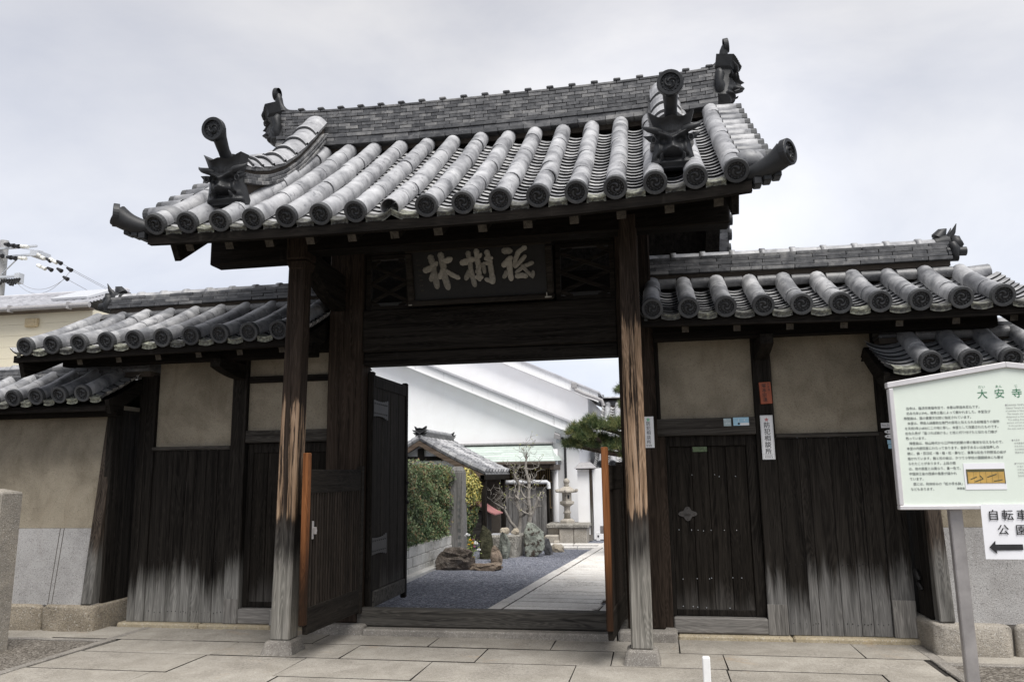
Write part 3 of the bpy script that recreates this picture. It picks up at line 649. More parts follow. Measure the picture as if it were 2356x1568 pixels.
while y < 6.9:
    g.box(-5.285, -5.205, y, y + 0.9, -0.1, 0.003, None, 0.006); g.box(2.055, 2.15, y, y + 0.9, -0.1, 0.003, None, 0.006); y += 0.904
struct('edging_kerb', g, M['base'])
# the court behind the gate
g = MB(); nx, ny = 60, 50; gr = random.Random(5); hf = {}
def court_z(x, y): return 0.085 + 0.012 * math.sin(x * 2.1 + y * 1.3) * math.sin(y * 1.7) + 0.006 * math.sin(x * 5 + 1) * math.sin(y * 4.3)
V = [(-9 + 17 * i / nx, 8.0 + 22 * j / ny, court_z(-9 + 17 * i / nx, 8.0 + 22 * j / ny)) for j in range(ny + 1) for i in range(nx + 1)]
g.add(V, [(j * (nx + 1) + i, j * (nx + 1) + i + 1, (j + 1) * (nx + 1) + i + 1, (j + 1) * (nx + 1) + i) for j in range(ny) for i in range(nx)], 0.5, True)
tag(obj('gravel', g, M['gravel']), kind='stuff')
g = MB(); gr = random.Random(11)
pdir = Vector((0.57, 6.8, 0)).normalized(); pn = Vector((pdir.y, -pdir.x, 0)); p0 = Vector((-1.86, 8.0, 0))
def pq(a, b, h): q = p0 + pdir * a + pn * b; return (q.x, q.y, h)
def pslab(a0, a1, b0, b1, h=0.118, tone=None):
    P = [pq(a0, b0, 0.0), pq(a0, b1, 0.0), pq(a1, b1, 0.0), pq(a1, b0, 0.0)]; P += [(q[0], q[1], h + gr.uniform(-0.004, 0.004)) for q in P]
    hexa(g, P, gr.random() if tone is None else tone, 0.012)
a = 0
while a < 7.6:
    d = gr.uniform(0.22, 0.34); s_ = gr.uniform(-0.015, 0.015); pslab(a, a + d - 0.024, 0.15, 1.12 + gr.uniform(-.03, .03)); a += d
a = 0
while a < 7.5:
    d = gr.uniform(0.7, 1.3); pslab(a, a + d - 0.01, 0.0, 0.135, 0.128, 0.9); pslab(a, a + d - 0.01, 1.16, 1.29, 0.128, 0.9); a += d
dark_sides(g); struct('stone_path', g, [M['path'], M['base']])
g = MB()
for k in range(6): g.box(-2.35 + k * 0.62, -1.75 + k * 0.62, 15.75 + 0.02 * k, 16.05, 0.0, 0.125, None, 0.012)
for k in range(3): g.box(-2.4 + k * 0.8, -1.62 + k * 0.8, 15.25, 15.42, 0.0, 0.122, None, 0.012)
struct('crossing_path', g, M['path'])

# ------------------------------------------------------------------ main gate
gate = thing('temple_gate', 'tall dark timber temple gate with curved silver tiled roof and open doors', 'gate', (-1.7, 7.6, 0))
XL, PIT, NR = -4.065, 0.2948, 17
XC = XL + PIT * 8
def ze_main(x):
    u = (x - XC) / (PIT * 8); return 3.588 + (0.075 if u > 0 else 0.03) * abs(u) ** 2.6 + 0.008 * u
gr_ = Roof(5.66, 7.58, 7.80, ze_main, 1.23, 0.14)
roof = eave_timber(gr_, gate, -4.20, 0.80, 0.155)
xs = [XL + PIT * i for i in range(NR)]
BROKEN = 7
for i, x in enumerate(xs):
    o = tile_row(gr_, x, 0.079, 'tile_row', roof, [M['tile'], M['disc'], M['tile_dark']], disc=(i != BROKEN), rd=0.091)
    if i == BROKEN: o['label'] = 'tile row that has lost its round end disc'
    tile_row(gr_, x, 0.079, 'tile_row', roof, [M['tile'], M['disc'], M['tile_dark']], disc=False, rear=True)
cols = [(xs[i], xs[i + 1]) for i in range(NR - 1)]
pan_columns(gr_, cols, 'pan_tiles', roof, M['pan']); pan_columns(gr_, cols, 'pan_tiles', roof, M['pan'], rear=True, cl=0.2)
eave_plates(gr_, cols, 'eave_plates', roof, M['moss'], bare=xs[BROKEN])
mb = MB()
zr = lambda x: 5.045 + 0.05 * abs((x + 1.66) / 2.3) ** 3
RX0, RX1 = -4.02, 0.745
mr, hh = course_ridge(RX0, RX1, 7.80, zr, [(0.046, 0.235, 0.28), (0.046, 0.215, 0.28), (0.043, 0.225, 0.28)] + [(0.0385, 0.150 - 0.003 * k, 0.142) for k in range(8)], 'main_ridge', roof, M['noshi'])
mb = MB(); x = RX0; k = 0
while x < RX1 - 0.05:
    b = min(x + 0.235, RX1); z0, z1 = zr(x) + hh, zr(b) + hh; P = [(x, 7.67, z0), (b - 0.004, 7.67, z1), (b - 0.004, 7.93, z1), (x, 7.93, z0)]; P += [(q[0], q[1], q[2] + 0.030) for q in P]; hexa(mb, P, rnd.random(), 0.006)
    mb.box(x - 0.035, x + 0.04, 7.66, 7.94, z0 + 0.031, z0 + 0.058, rnd.random(), 0.008); x = b
obj('ridge_cap', mb, M['noshi'], roof)
# descending ridges with their arched covers
def down_ridge(xc):
    S = [(7.62, 5.36), (7.3, 5.03), (7.0, 4.75), (6.7, 4.52), (6.4, 4.35), (6.15, 4.25), (5.97, 4.195)]
    def yz(s):
        f = s * (len(S) - 1); i = min(int(f), len(S) - 2); f -= i; a, b = S[i], S[i + 1]; return a[0] + (b[0] - a[0]) * f, a[1] + (b[1] - a[1]) * f
    mb = MB(); n = 12
    for ci, (drop, hw, h) in enumerate([(0.0, 0.138, 0.034), (-0.085, 0.150, 0.036), (-0.125, 0.162, 0.036), (-0.165, 0.17, 0.036)]):
        for i in range(n):
            a, b = i / n, (i + 1) / n - 0.004
            if ci: 
                a += 0.5 / n * (ci % 2); b += 0.5 / n * (ci % 2); b = min(b, 1)
                if a >= 1: continue
            ya, za = yz(a); yb, zb = yz(b)
            fa, fb = (1 - 0.25 * a), (1 - 0.25 * b)
            if ci: za = max(za + drop * fa, gr_.p(xc, max(0, (ya - 5.66) / 1.92)).z + 0.05 + 0.036 * (3 - ci)); zb = max(zb + drop * fb, gr_.p(xc, max(0, (yb - 5.66) / 1.92)).z + 0.05 + 0.036 * (3 - ci))
            P = [(xc - hw, ya, za - h), (xc - hw, yb, zb - h), (xc + hw, yb, zb - h), (xc + hw, ya, za - h)]; P += [(q[0], q[1], q[2] + h - 0.003) for q in P]
            hexa(mb, [P[i_] for i_ in (1, 2, 3, 0, 5, 6, 7, 4)], rnd.random(), 0.004)
    V = []
    for i in range(15):
        y_, z_ = yz(i / 14); V += [(xc - 0.11, y_, z_ - 0.03), (xc + 0.11, y_, z_ - 0.03), (xc + 0.11, y_, z_ - 0.30), (xc - 0.11, y_, z_ - 0.30)]
    mb.add(V, [(4 * i + j, 4 * i + (j + 1) % 4, 4 * i + 4 + (j + 1) % 4, 4 * i + 4 + j) for i in range(14) for j in (1, 3)], 0.3, False, 1)
    o = obj('descending_ridge', mb, [M['noshi'], M['ridge_clay']], roof)
    mb = MB(); n = 8; m = 11
    for i in range(n):
        a, b = i / n, min((i + 1.12) / n, 1.0); V = []; tone = rnd.random()
        for (s, lift) in ((b, -0.012), (b, 0.030), (b - 0.16 / n, 0.030), (b - 0.2 / n, 0.008), (a, -0.004)):
            y_, z_ = yz(s)
            for k in range(m):
                u = 2 * k / (m - 1) - 1; hgt = 0.085 * (1 - abs(u) ** 2.4); V.append((xc + u * 0.140, y_ - hgt * 0.35, z_ + hgt * 0.93 + lift))
        F = [(j * m + k, j * m + k + 1, (j + 1) * m + k + 1, (j + 1) * m + k) for j in range(4) for k in range(m - 1)]
        mb.add(V, F[:m - 1], tone, False, 1); mb.add(V, F[m - 1:], tone, False)
    obj('ridge_cover', mb, [M['tile'], M['tile_dark']], roof)
XD = (XL + PIT * 1.5 + 0.04, XL + PIT * 14.5)
for xc, lb in zip(XD, ('horned demon face on the left descending ridge', 'horned demon face on the right descending ridge')):
    down_ridge(xc)
    demon_tile('demon_tile', roof, (xc, 5.95, 3.83), (0, -1, -0.16), 1.07, lb)
    crest_tube('crest_tile', roof, [(xc, 6.04, 4.17), (xc, 5.94, 4.215), (xc, 5.84, 4.29), (xc, 5.765, 4.375), (xc, 5.715, 4.41), (xc, 5.68, 4.412)], [0.070, 0.056, 0.050, 0.060, 0.086, 0.096], (0, -1, -0.10), 0.101)
for s_, xe, lb in ((-1, RX0, 'demon face at the left end of the main ridge'), (1, RX1, 'demon face at the right end of the main ridge')):
    demon_tile('demon_tile', roof, (xe + s_ * 0.03, 7.80, zr(xe) + 0.14), (s_, 0, -0.12), 1.05, lb, 1.55)
    for q in (-1, 1):
        mb = MB(); mb.tube([(xe + s_ * 0.02, 7.80 + q * 0.15, zr(xe) + 0.17), (xe + s_ * 0.03, 7.80 + q * 0.185, zr(xe) + 0.23), (xe + s_ * 0.02, 7.80 + q * 0.165, zr(xe) + 0.29), (xe + s_ * 0.03, 7.80 + q * 0.19, zr(xe) + 0.35), (xe + s_ * 0.03, 7.80 + q * 0.15, zr(xe) + 0.41)], [0.035, 0.05, 0.045, 0.05, 0.03], 12, 0.3); obj('ridge_fin', mb, M['tile_dark'], roof)
    z_ = zr(xe) + hh
    crest_tube('crest_tile', roof, [(xe - s_ * 0.12, 7.8, z_ + 0.02), (xe + s_ * 0.0, 7.8, z_ + 0.06), (xe + s_ * 0.07, 7.8, z_ + 0.15), (xe + s_ * 0.105, 7.8, z_ + 0.25), (xe + s_ * 0.115, 7.8, z_ + 0.31)], [0.07, 0.055, 0.038, 0.045, 0.03], (s_, 0, 0.12), 0.075)
# verge: short cross tiles, corner horns, domes
for s_, xe in ((-1, xs[0]), (1, xs[-1])):
    for rear in (False, True):
        mb = MB()
        for k in range(11):
            t = 0.06 + 0.092 * k
            if not rear and k == 0: continue
            c = gr_.p(xe, t, 0.015, rear); tone = rnd.random()
            ln = 0.285; V = []; n = 10
            for xx, rr in ((0.06, 0.062), (ln, 0.066), (ln, 0.045), (ln - 0.02, 0.043)):
                for q in range(n):
                    a = 2 * math.pi * q / n; V.append((xe + s_ * xx, c.y + rr * math.cos(a), c.z + rr * math.sin(a) - xx * 0.05))
            F = [(j * n + q, j * n + (q + 1) % n, (j + 1) * n + (q + 1) % n, (j + 1) * n + q) for j in range(3) for q in range(n)] + [tuple(range(3 * n, 4 * n))]
            mb.add(V, F if s_ < 0 else [f[::-1] for f in F], tone, True)
            cc = Vector((xe + s_ * (ln - 0.005), c.y, c.z - ln * 0.05)); emblem(mb, cc, Vector((0, 1 * s_, 0)), Vector((0, 0, 1)), Vector((s_, 0, 0)), 0.067, 14)
        obj('verge_tiles', mb, [M['tile_wing'], M['disc'], M['tile_dark']], roof)
        mb = MB(); V = []
        for i in range(13):
            for xx in (0.03, 0.27): V.append(gr_.p(xe + s_ * xx, 0.02 + 1.04 * i / 12, -0.045, rear))
        mb.add(V, [(2 * i, 2 * i + 1, 2 * i + 3, 2 * i + 2) for i in range(12)], 0.4); obj('verge_pans', mb, M['pan'], roof)
    e_ = gr_.p(xe, 0, 0)
    crest_tube('corner_tile', roof, [(xe + s_ * 0.02, 5.80, e_.z - 0.015), (xe + s_ * 0.13, 5.74, e_.z - 0.005), (xe + s_ * 0.26, 5.68, e_.z + 0.035), (xe + s_ * 0.35, 5.64, e_.z + 0.095)], [0.06, 0.062, 0.078, 0.095], (s_ * 0.80, -0.60, 0.02), 0.099)
    mb = MB()
    for q in range(3): mb.box(xe + s_ * (0.12 + 0.07 * q), xe + s_ * (0.18 + 0.07 * q), 5.68, 5.80, e_.z - 0.11 + 0.025 * q, e_.z - 0.05 + 0.03 * q, 0.3, 0.008)
    obj('corner_bracket', mb, M['tile_dark'], roof)
    mb = MB(); xd = xe + (0.11 if s_ > 0 else -0.01); mb.blob((xd, 5.86, e_.z + 0.125), (0.125, 0.12, 0.098), 0.6, 20, cut=-0.06); mb.tube([(xd, 5.86, e_.z + 0.215), (xd, 5.86, e_.z + 0.236)], [0.014, 0.003], 8, 0.3)
    obj('dome_tile', mb, M['dome'], roof)
# timber of the eaves
mb = MB()
for i in range(24):
    a, b = -4.16 + 4.92 * i / 24, -4.16 + 4.92 * (i + 1) / 24
    for (y0, y1, o0, o1) in ((5.70, 5.755, -0.160, -0.080),):
        P = [(a, y0, ze_main(a) + o0), (b, y0, ze_main(b) + o0), (b, y1, ze_main(b) + o0), (a, y1, ze_main(a) + o0)]; P += [(q[0], q[1], q[2] - o0 + o1) for q in P]
        mb.add(P, [(0, 3, 2, 1), (4, 5, 6, 7), (0, 1, 5, 4), (2, 3, 7, 6)] + ([(3, 0, 4, 7)] if i == 0 else []) + ([(1, 2, 6, 5)] if i == 23 else []), 0.4)
obj('fascia_board', mb, M['eave_x'], roof)
for k in range(-6, 7):
    xr = -1.685 + 0.37 * k; mb = MB(); V = []
    for i in range(9):
        t = 0.062 + i * 0.118
        for (dx, o) in ((-0.036, -0.285), (0.036, -0.285), (0.036, -0.185), (-0.036, -0.185)): V.append(gr_.p(xr + dx, t, o))
    F = [(4 * i + j, 4 * i + (j + 1) % 4, 4 * i + 4 + (j + 1) % 4, 4 * i + 4 + j) for i in range(8) for j in range(4)]
    mb.add(V, [f[::-1] for f in F], rnd.random(), False, 0); mb.add(V[:4], [(0, 1, 2, 3)], 0.8, False, 1); obj('rafter', mb, [M['wood_y'], M['raft']], roof)
for xx in (-4.03, 0.655):
    mb = MB(); sweep_board(gr_, xx, 0.055, -0.33, -0.14, 0.045, 1.08, False, mb, tip=0.03); sweep_board(gr_, xx, 0.055, -0.33, -0.14, 0.045, 1.08, True, mb, tip=0.02)
    obj('bargeboard', mb, M['wood_y'], roof)
# structure of the gate
def P_(name, mat, *boxes, bev=0.012, parent=gate, label=None):
    mb = MB()
    for b in boxes: mb.box(*b, bev=bev)
    o = obj(name, mb, mat, parent)
    if label: o['label'] = label
    return o
P_('eave_beam', M['eave_x'], (-4.14, -3.20, 6.60, 6.80, 3.505, 3.97), (-3.198, 0.68, 6.60, 6.80, 3.572, 3.97))
P_('rear_beam', M['eave_x'], (-4.0, 0.6, 8.75, 8.95, 3.55, 3.80))
P_('ridge_beam', M['eave_x'], (-4.0, 0.6, 7.70, 7.90, 4.60, 4.85))
for nm, (xb0, xb1, xt0, xt1, zt), mt in (('front_post', (-3.395, -3.210, -3.322, -3.160, 3.70), 'post_l'), ('front_post', (-0.286, -0.112, -0.262, -0.103, 3.72), 'post_r')):
    mb = MB(); n = 1
    hexa(mb, [(xb0, 6.615, 0.11), (xb1, 6.615, 0.11), (xb1, 6.79, 0.11), (xb0, 6.79, 0.11), (xt0, 6.595, zt), (xt1, 6.595, zt), (xt1, 6.76, zt), (xt0, 6.76, zt)], 0.5, 0.013)
    o = obj(nm, mb, M[mt], gate)
    mb = MB(); xm = (xb0 + xb1) / 2
    hexa(mb, [(xm - 0.155, 6.545, -0.02), (xm + 0.150, 6.545, -0.02), (xm + 0.150, 6.86, -0.02), (xm - 0.155, 6.86, -0.02), (xm - 0.118, 6.585, 0.112), (xm + 0.118, 6.585, 0.112), (xm + 0.118, 6.82, 0.112), (xm - 0.118, 6.82, 0.112)], 0.5, 0.018)
    obj('base_stone', mb, M['base'], o)
mb = MB(); mb.box(-3.348, -3.138, 6.575, 6.80, 3.50, 3.735, 0.6, 0.02); hexa(mb, [(-3.315, 6.585, 3.41), (-3.165, 6.585, 3.41), (-3.165, 6.78, 3.41), (-3.315, 6.78, 3.41), (-3.348, 6.578, 3.497), (-3.138, 6.578, 3.497), (-3.138, 6.798, 3.497), (-3.348, 6.798, 3.497)], 0.6, 0.012)
obj('post_capital', mb, M['jamb'], gate)
for x0, x1 in ((-3.335, -2.965), (-0.345, -0.005)):
    P_('main_post', M['jamb'], (x0, x1, 7.56, 7.84, 0.09, 4.55), bev=0.015)
    P_('post_foot_stone', M['base'], (x0 - 0.09, x1 + 0.10, 7.46, 7.95, -0.02, 0.092), bev=0.02)
for x0, x1 in ((-3.30, -3.16), (-0.27, -0.13)):
    mb = MB(); V = []; n = 10
    for i in range(n + 1):
        f = i / n; y_ = 6.78 + (7.60 - 6.78) * f; zl = 3.50 - 0.30 * f - 0.07 * math.sin(f * math.pi); V += [(x0, y_, zl), (x1, y_, zl), (x1, y_, 3.62 - 0.05 * f), (x0, y_, 3.62 - 0.05 * f)]
    mb.add(V, [(4 * i + j, 4 * i + 4 + j, 4 * i + 4 + (j + 1) % 4, 4 * i + (j + 1) % 4) for i in range(n) for j in range(4)], 0.4); obj('tie_beam', mb, M['wood_y'], gate)
P_('door_head', M['wood_x'], (-2.963, -0.347, 7.60, 7.80, 2.628, 2.757))
P_('main_lintel', M['wood_x'], (-2.963, -0.347, 7.565, 7.83, 2.759, 3.20))
P_('upper_beam', M['wood_x'], (-2.963, -0.347, 7.60, 7.80, 3.80, 4.02))
mb = MB(); mb.box(-2.46, -0.95, 7.70, 7.73, 3.202, 3.798, 0.4); obj('back_board', mb, M['wood'], gate)
for x0, x1 in ((-2.955, -2.465), (-0.945, -0.352)):
    mb = MB(); y0, y1 = 7.635, 7.675
    for b in ((x0, x0 + 0.05, 3.203, 3.797), (x1 - 0.05, x1, 3.203, 3.797), (x0 + 0.051, x1 - 0.051, 3.203, 3.25), (x0 + 0.051, x1 - 0.051, 3.75, 3.797)): mb.box(b[0], b[1], y0 - 0.01, y1 + 0.01, b[2], b[3], None, 0.004)
    wv = (x1 - x0 - 0.1) / 1.0; cx = (x0 + x1) / 2
    for s_ in (-1, 1):
        for zc in [3.10 + 0.20 * k for k in range(5)]:
            a, b = Vector((x0 + 0.045, 7.655 + s_ * 0.008, zc)), Vector((x1 - 0.045, 7.655 + s_ * 0.008, zc + 0.20))
            if s_ < 0: a.z, b.z = b.z, a.z
            d = (b - a); ts = []
            for lim in (3.25, 3.75): ts.append((lim - a.z) / d.z)
            f0, f1 = max(0, min(ts)), min(1, max(ts))
            if f1 - f0 < 0.05: continue
            A, B = a + d * f0, a + d * f1; hz = Vector((0, 0, 0.021))
            P = [A - hz, B - hz, B - hz, A - hz, A + hz, B + hz, B + hz, A + hz]; P = [q + Vector((0, (-0.007, -0.007, 0.007, 0.007)[i % 4], 0)) for i, q in enumerate(P)]
            hexa(mb, P, rnd.random(), 0.002)
    obj('lattice_panel', mb, M['lattice'], gate)
P_('threshold', M['sill'], (-2.975, -0.345, 7.56, 7.72, 0.064, 0.224), bev=0.014)
P_('sill_stone', M['base'], (-2.87, -0.45, 7.45, 7.86, -0.02, 0.060), bev=0.014)
# big inward doors
def big_door(x0, x1, ya, yb, face):
    mb = MB(); n = 4; 
    for i in range(n):
        a, b = ya + 0.05 + (yb - ya - 0.1) * i / n, ya + 0.05 + (yb - ya - 0.1) * (i + 1) / n; mb.box(x0 + 0.015, x1 - 0.015, a + 0.002, b - 0.002, 0.36, 2.54, None, 0.004)
    o = obj('door_leaf', mb, M['door'], gate)
    mb = MB(); mb.box(x0, x1, ya, ya + 0.075, 0.13, 2.58, None, 0.01); mb.box(x0, x1, yb - 0.075, yb, 0.14, 2.58, None, 0.01); mb.box(x0 + 0.002, x1 - 0.002, ya + 0.076, yb - 0.076, 2.42, 2.55, None, 0.008)
    obj('stile', mb, M['wood'], o)
    mb = MB(); mb.box(x0 - 0.004, x1 + 0.004, ya + 0.078, yb - 0.078, 0.20, 0.355, 0.35, 0.01); obj('bottom_rail', mb, M['sill'], o)
    for zc in (0.80, 2.20):
        mb = MB()
        for k in range(8):
            f = k / 8; hgt = 0.085 - 0.02 * math.sin(f * 3.1) + 0.03 * f; mb.box(face - 0.003, face + 0.003, ya + 0.01 + 0.055 * k, ya + 0.065 + 0.055 * k, zc - hgt, zc + hgt, 0.4)
        for k in range(7):
            for q in (-0.05, 0.05): mb.blob((face + (0.004 if x0 < -1.5 else -0.004), ya + 0.04 + 0.06 * k, zc + q), (0.006, 0.008, 0.008), 0.7, 6)
        obj('hinge_strap', mb, M['iron'], o)
    for zc in (1.2, 1.42): mb = MB(); mb.blob((face, yb - 0.04, zc), (0.025, 0.022, 0.022), 0.4, 8); obj('stud', mb, M['iron'], o)
big_door(-2.955, -2.895, 7.72, 8.90, -2.89)
big_door(-0.29, -0.23, 7.87, 9.03, -0.295)
# low outer gate leaves
def half_door(pa, pb, side, zb):
    """pa hinge (x, y), pb free edge"""
    A, B = Vector((*pa, 0)), Vector((*pb, 0)); d = (B - A).normalized(); n = Vector((d.y, -d.x, 0)) * side
    def bx(mb, s0, s1, z0, z1, w0=-0.03, w1=0.03, tone=None, bev=0.006):
        P = [A + d * s0 + n * w0, A + d * s1 + n * w0, A + d * s1 + n * w1, A + d * s0 + n * w1]; Q = [(q.x, q.y, z0) for q in P] + [(q.x, q.y, z1) for q in P]
        if side > 0: Q = [Q[i] for i in (3, 2, 1, 0, 7, 6, 5, 4)]
        hexa(mb, Q, rnd.random() if tone is None else tone, bev)
    Lg = (B - A).length
    mb = MB(); k = 0; s = 0.07
    while s < Lg - 0.07:
        bx(mb, s + 0.002, min(s + 0.052, Lg - 0.07), 0.42, 1.40, -0.010, 0.012); bx(mb, s + 0.012, s + 0.036, 0.42, 1.40, 0.013, 0.022, None, 0.002); s += 0.054
    o = obj('half_door', mb, M['door2'], gate)
    mb = MB(); bx(mb, 0.0, 0.068, 0.19, 1.60); bx(mb, 0.069, Lg - 0.069, 1.36, 1.565, -0.022, 0.024); bx(mb, 0.069, Lg - 0.069, 0.21, 0.43, -0.022, 0.024); obj('door_frame', mb, M['door2x'], o)
    mb = MB(); bx(mb, Lg - 0.068, Lg, zb, 1.705, -0.026, 0.026, 0.3); m = obj('meeting_stile', mb, M['orange'], o)
    mb = MB(); s = Lg - 0.10; bx(mb, s - 0.03, s, 0.98, 1.13, 0.026, 0.034, 0.6, 0.002); bx(mb, s - 0.02, s - 0.008, 1.02, 1.08, 0.034, 0.065, 0.7, 0.003); bx(mb, s - 0.035, s - 0.02, 1.04, 1.06, 0.05, 0.062, 0.7, 0.003); obj('door_pull', mb, M['steel'], o)
M['door2'] = wood('lattice_door_boards', 'z', lo=(0.010, 0.0085, 0.0075), hi=(0.055, 0.044, 0.036)); M['door2x'] = wood('lattice_door_rail', 'y', lo=(0.008, 0.007, 0.006), hi=(0.04, 0.034, 0.028))
half_door((-2.935, 7.54), (-2.965, 6.31), -1, 0.29)
half_door((-0.372, 7.54), (-0.432, 6.36), 1, 0.29)

# name board hung over the doorway
plq = thing('name_plaque', 'black framed wooden plaque with three pale brush characters over the doorway', 'plaque', (-1.68, 7.35, 3.18))
def PT(u, v, w_=0.0):   # u across 0..1, v up 0..1, board leans forward at the top
    lean = 0.14; return Vector((-2.405 + u * 1.475, 7.41 - v * lean - w_ * 0.93, 3.185 + v * 0.555 - w_ * 0.33))
def pbox(mb, u0, u1, v0, v1, w0, w1, tone=0.4, bev=0.006):
    hexa(mb, [PT(u, v, w_) for v in (v0, v1) for (u, w_) in ((u0, w1), (u1, w1), (u1, w0), (u0, w0))], tone, bev)
mb = MB(); pbox(mb, 0.03, 0.97, 0.07, 0.95, 0, 0.02); obj('board', mb, M['panel_black'], plq)
mb = MB(); pbox(mb, 0, 1, 0, 0.10, 0, 0.06, 0.5, 0.012); pbox(mb, 0, 1, 0.93, 1.0, 0, 0.06, 0.5, 0.012); pbox(mb, 0, 0.045, 0.101, 0.929, 0, 0.06, 0.5, 0.012); pbox(mb, 0.955, 1, 0.101, 0.929, 0, 0.06, 0.5, 0.012); obj('frame', mb, M['lattice'], plq)
mb = MB(); pbox(mb, 0.94, 0.985, 0.03, 0.055, 0.061, 0.066, 0.5, 0.001); pbox(mb, 0.95, 0.957, 0.05, 0.12, 0.061, 0.066, 0.5, 0.001); obj('corner_fitting', mb, M['gold'], plq); mb = MB(); pbox(mb, 0.005, 0.03, 0.02, 0.04, 0.061, 0.066, 0.5, 0.001); obj('corner_fitting', mb, M['gold'], plq)
STROKES = [[[(395, 265), (420, 360), (440, 500), (470, 700)], 48], [[(300, 455), (390, 420), (480, 350)], 46], [[(430, 500), (380, 590)], 48],
    [[(550, 230), (580, 400), (590, 550), (635, 715)], 48], [[(560, 335), (640, 320), (700, 290)], 46], [[(585, 440), (520, 560)], 46], [[(620, 470), (720, 530), (805, 570)], 36],
    [[(960, 215), (985, 380), (990, 500), (1035, 680)], 40], [[(860, 355), (950, 330), (1035, 300)], 46], [[(965, 470), (905, 585)], 40], [[(980, 420), (1020, 560)], 34],
    [[(1085, 185), (1090, 300), (1105, 420), (1110, 600)], 40], [[(1065, 320), (1150, 235)], 32], [[(1075, 490), (1140, 370)], 34], [[(1070, 560), (1150, 560)], 36],
    [[(1240, 205), (1275, 350), (1290, 480), (1305, 640)], 42], [[(1215, 300), (1310, 290)], 32], [[(1180, 380), (1190, 500)], 30], [[(1180, 370), (1290, 360)], 26], [[(1305, 630), (1200, 590)], 34],
    [[(1490, 195), (1540, 190), (1590, 195)], 52], [[(1475, 400), (1540, 330), (1590, 290)], 44], [[(1565, 330), (1560, 470), (1575, 600)], 42], [[(1530, 480), (1470, 565)], 38],
    [[(1800, 150), (1700, 215), (1650, 320), (1640, 420)], 36], [[(1640, 420), (1720, 350), (1795, 270)], 34], [[(1895, 365), (1760, 420), (1650, 500)], 30], [[(1740, 400), (1810, 490), (1890, 565), (1898, 490)], 28], [[(1660, 550), (1740, 540), (1800, 555)], 40]]
mb = MB(); k_ = 0
for pts, r0 in STROKES:
    Q = []
    for (a, b) in pts:
        u = (a - 20) / 2160; v = (970 - 95 * u - b) / 825; Q.append((u, v))
    PP = []; RR = []
    for i in range(len(Q) - 1):
        for k in range(4):
            f = k / 4; PP.append(PT(Q[i][0] * (1 - f) + Q[i + 1][0] * f, Q[i][1] * (1 - f) + Q[i + 1][1] * f, 0.023 + 0.0006 * k_)); RR.append(r0 / 2160 * 1.475 * rnd.uniform(0.88, 1.12))
    PP.append(PT(*Q[-1], 0.023 + 0.0006 * k_)); RR.append(r0 / 2160 * 1.475 * 0.8)
    d0 = (PP[1] - PP[0]).normalized(); d1 = (PP[-1] - PP[-2]).normalized()
    PP = [PP[0] - d0 * RR[0] * 0.65] + PP + [PP[-1] + d1 * RR[-1] * 0.65]; RR = [RR[0] * 0.45] + RR + [RR[-1] * 0.4]
    nf = (PT(0, 0, 1) - PT(0, 0, 0)).normalized(); mb.tube(PP, RR, 10, rnd.random(), True, True, 0, 0.26, tuple(nf)); k_ += 1
obj('brush_characters', mb, M['gold'], plq)
mb = MB(); 
for i, ch in enumerate('前東福英宥謹書'):
    p = PT(0.085 + 0.003 * i, 0.80 - i * 0.088, 0.024); text(ch, 0.042, p, (math.pi / 2 - 0.34, 0, 0), 'CENTER', mb)
obj('signature_characters', mb, M['rail2'] if 'rail2' in M else M['gold'], plq)
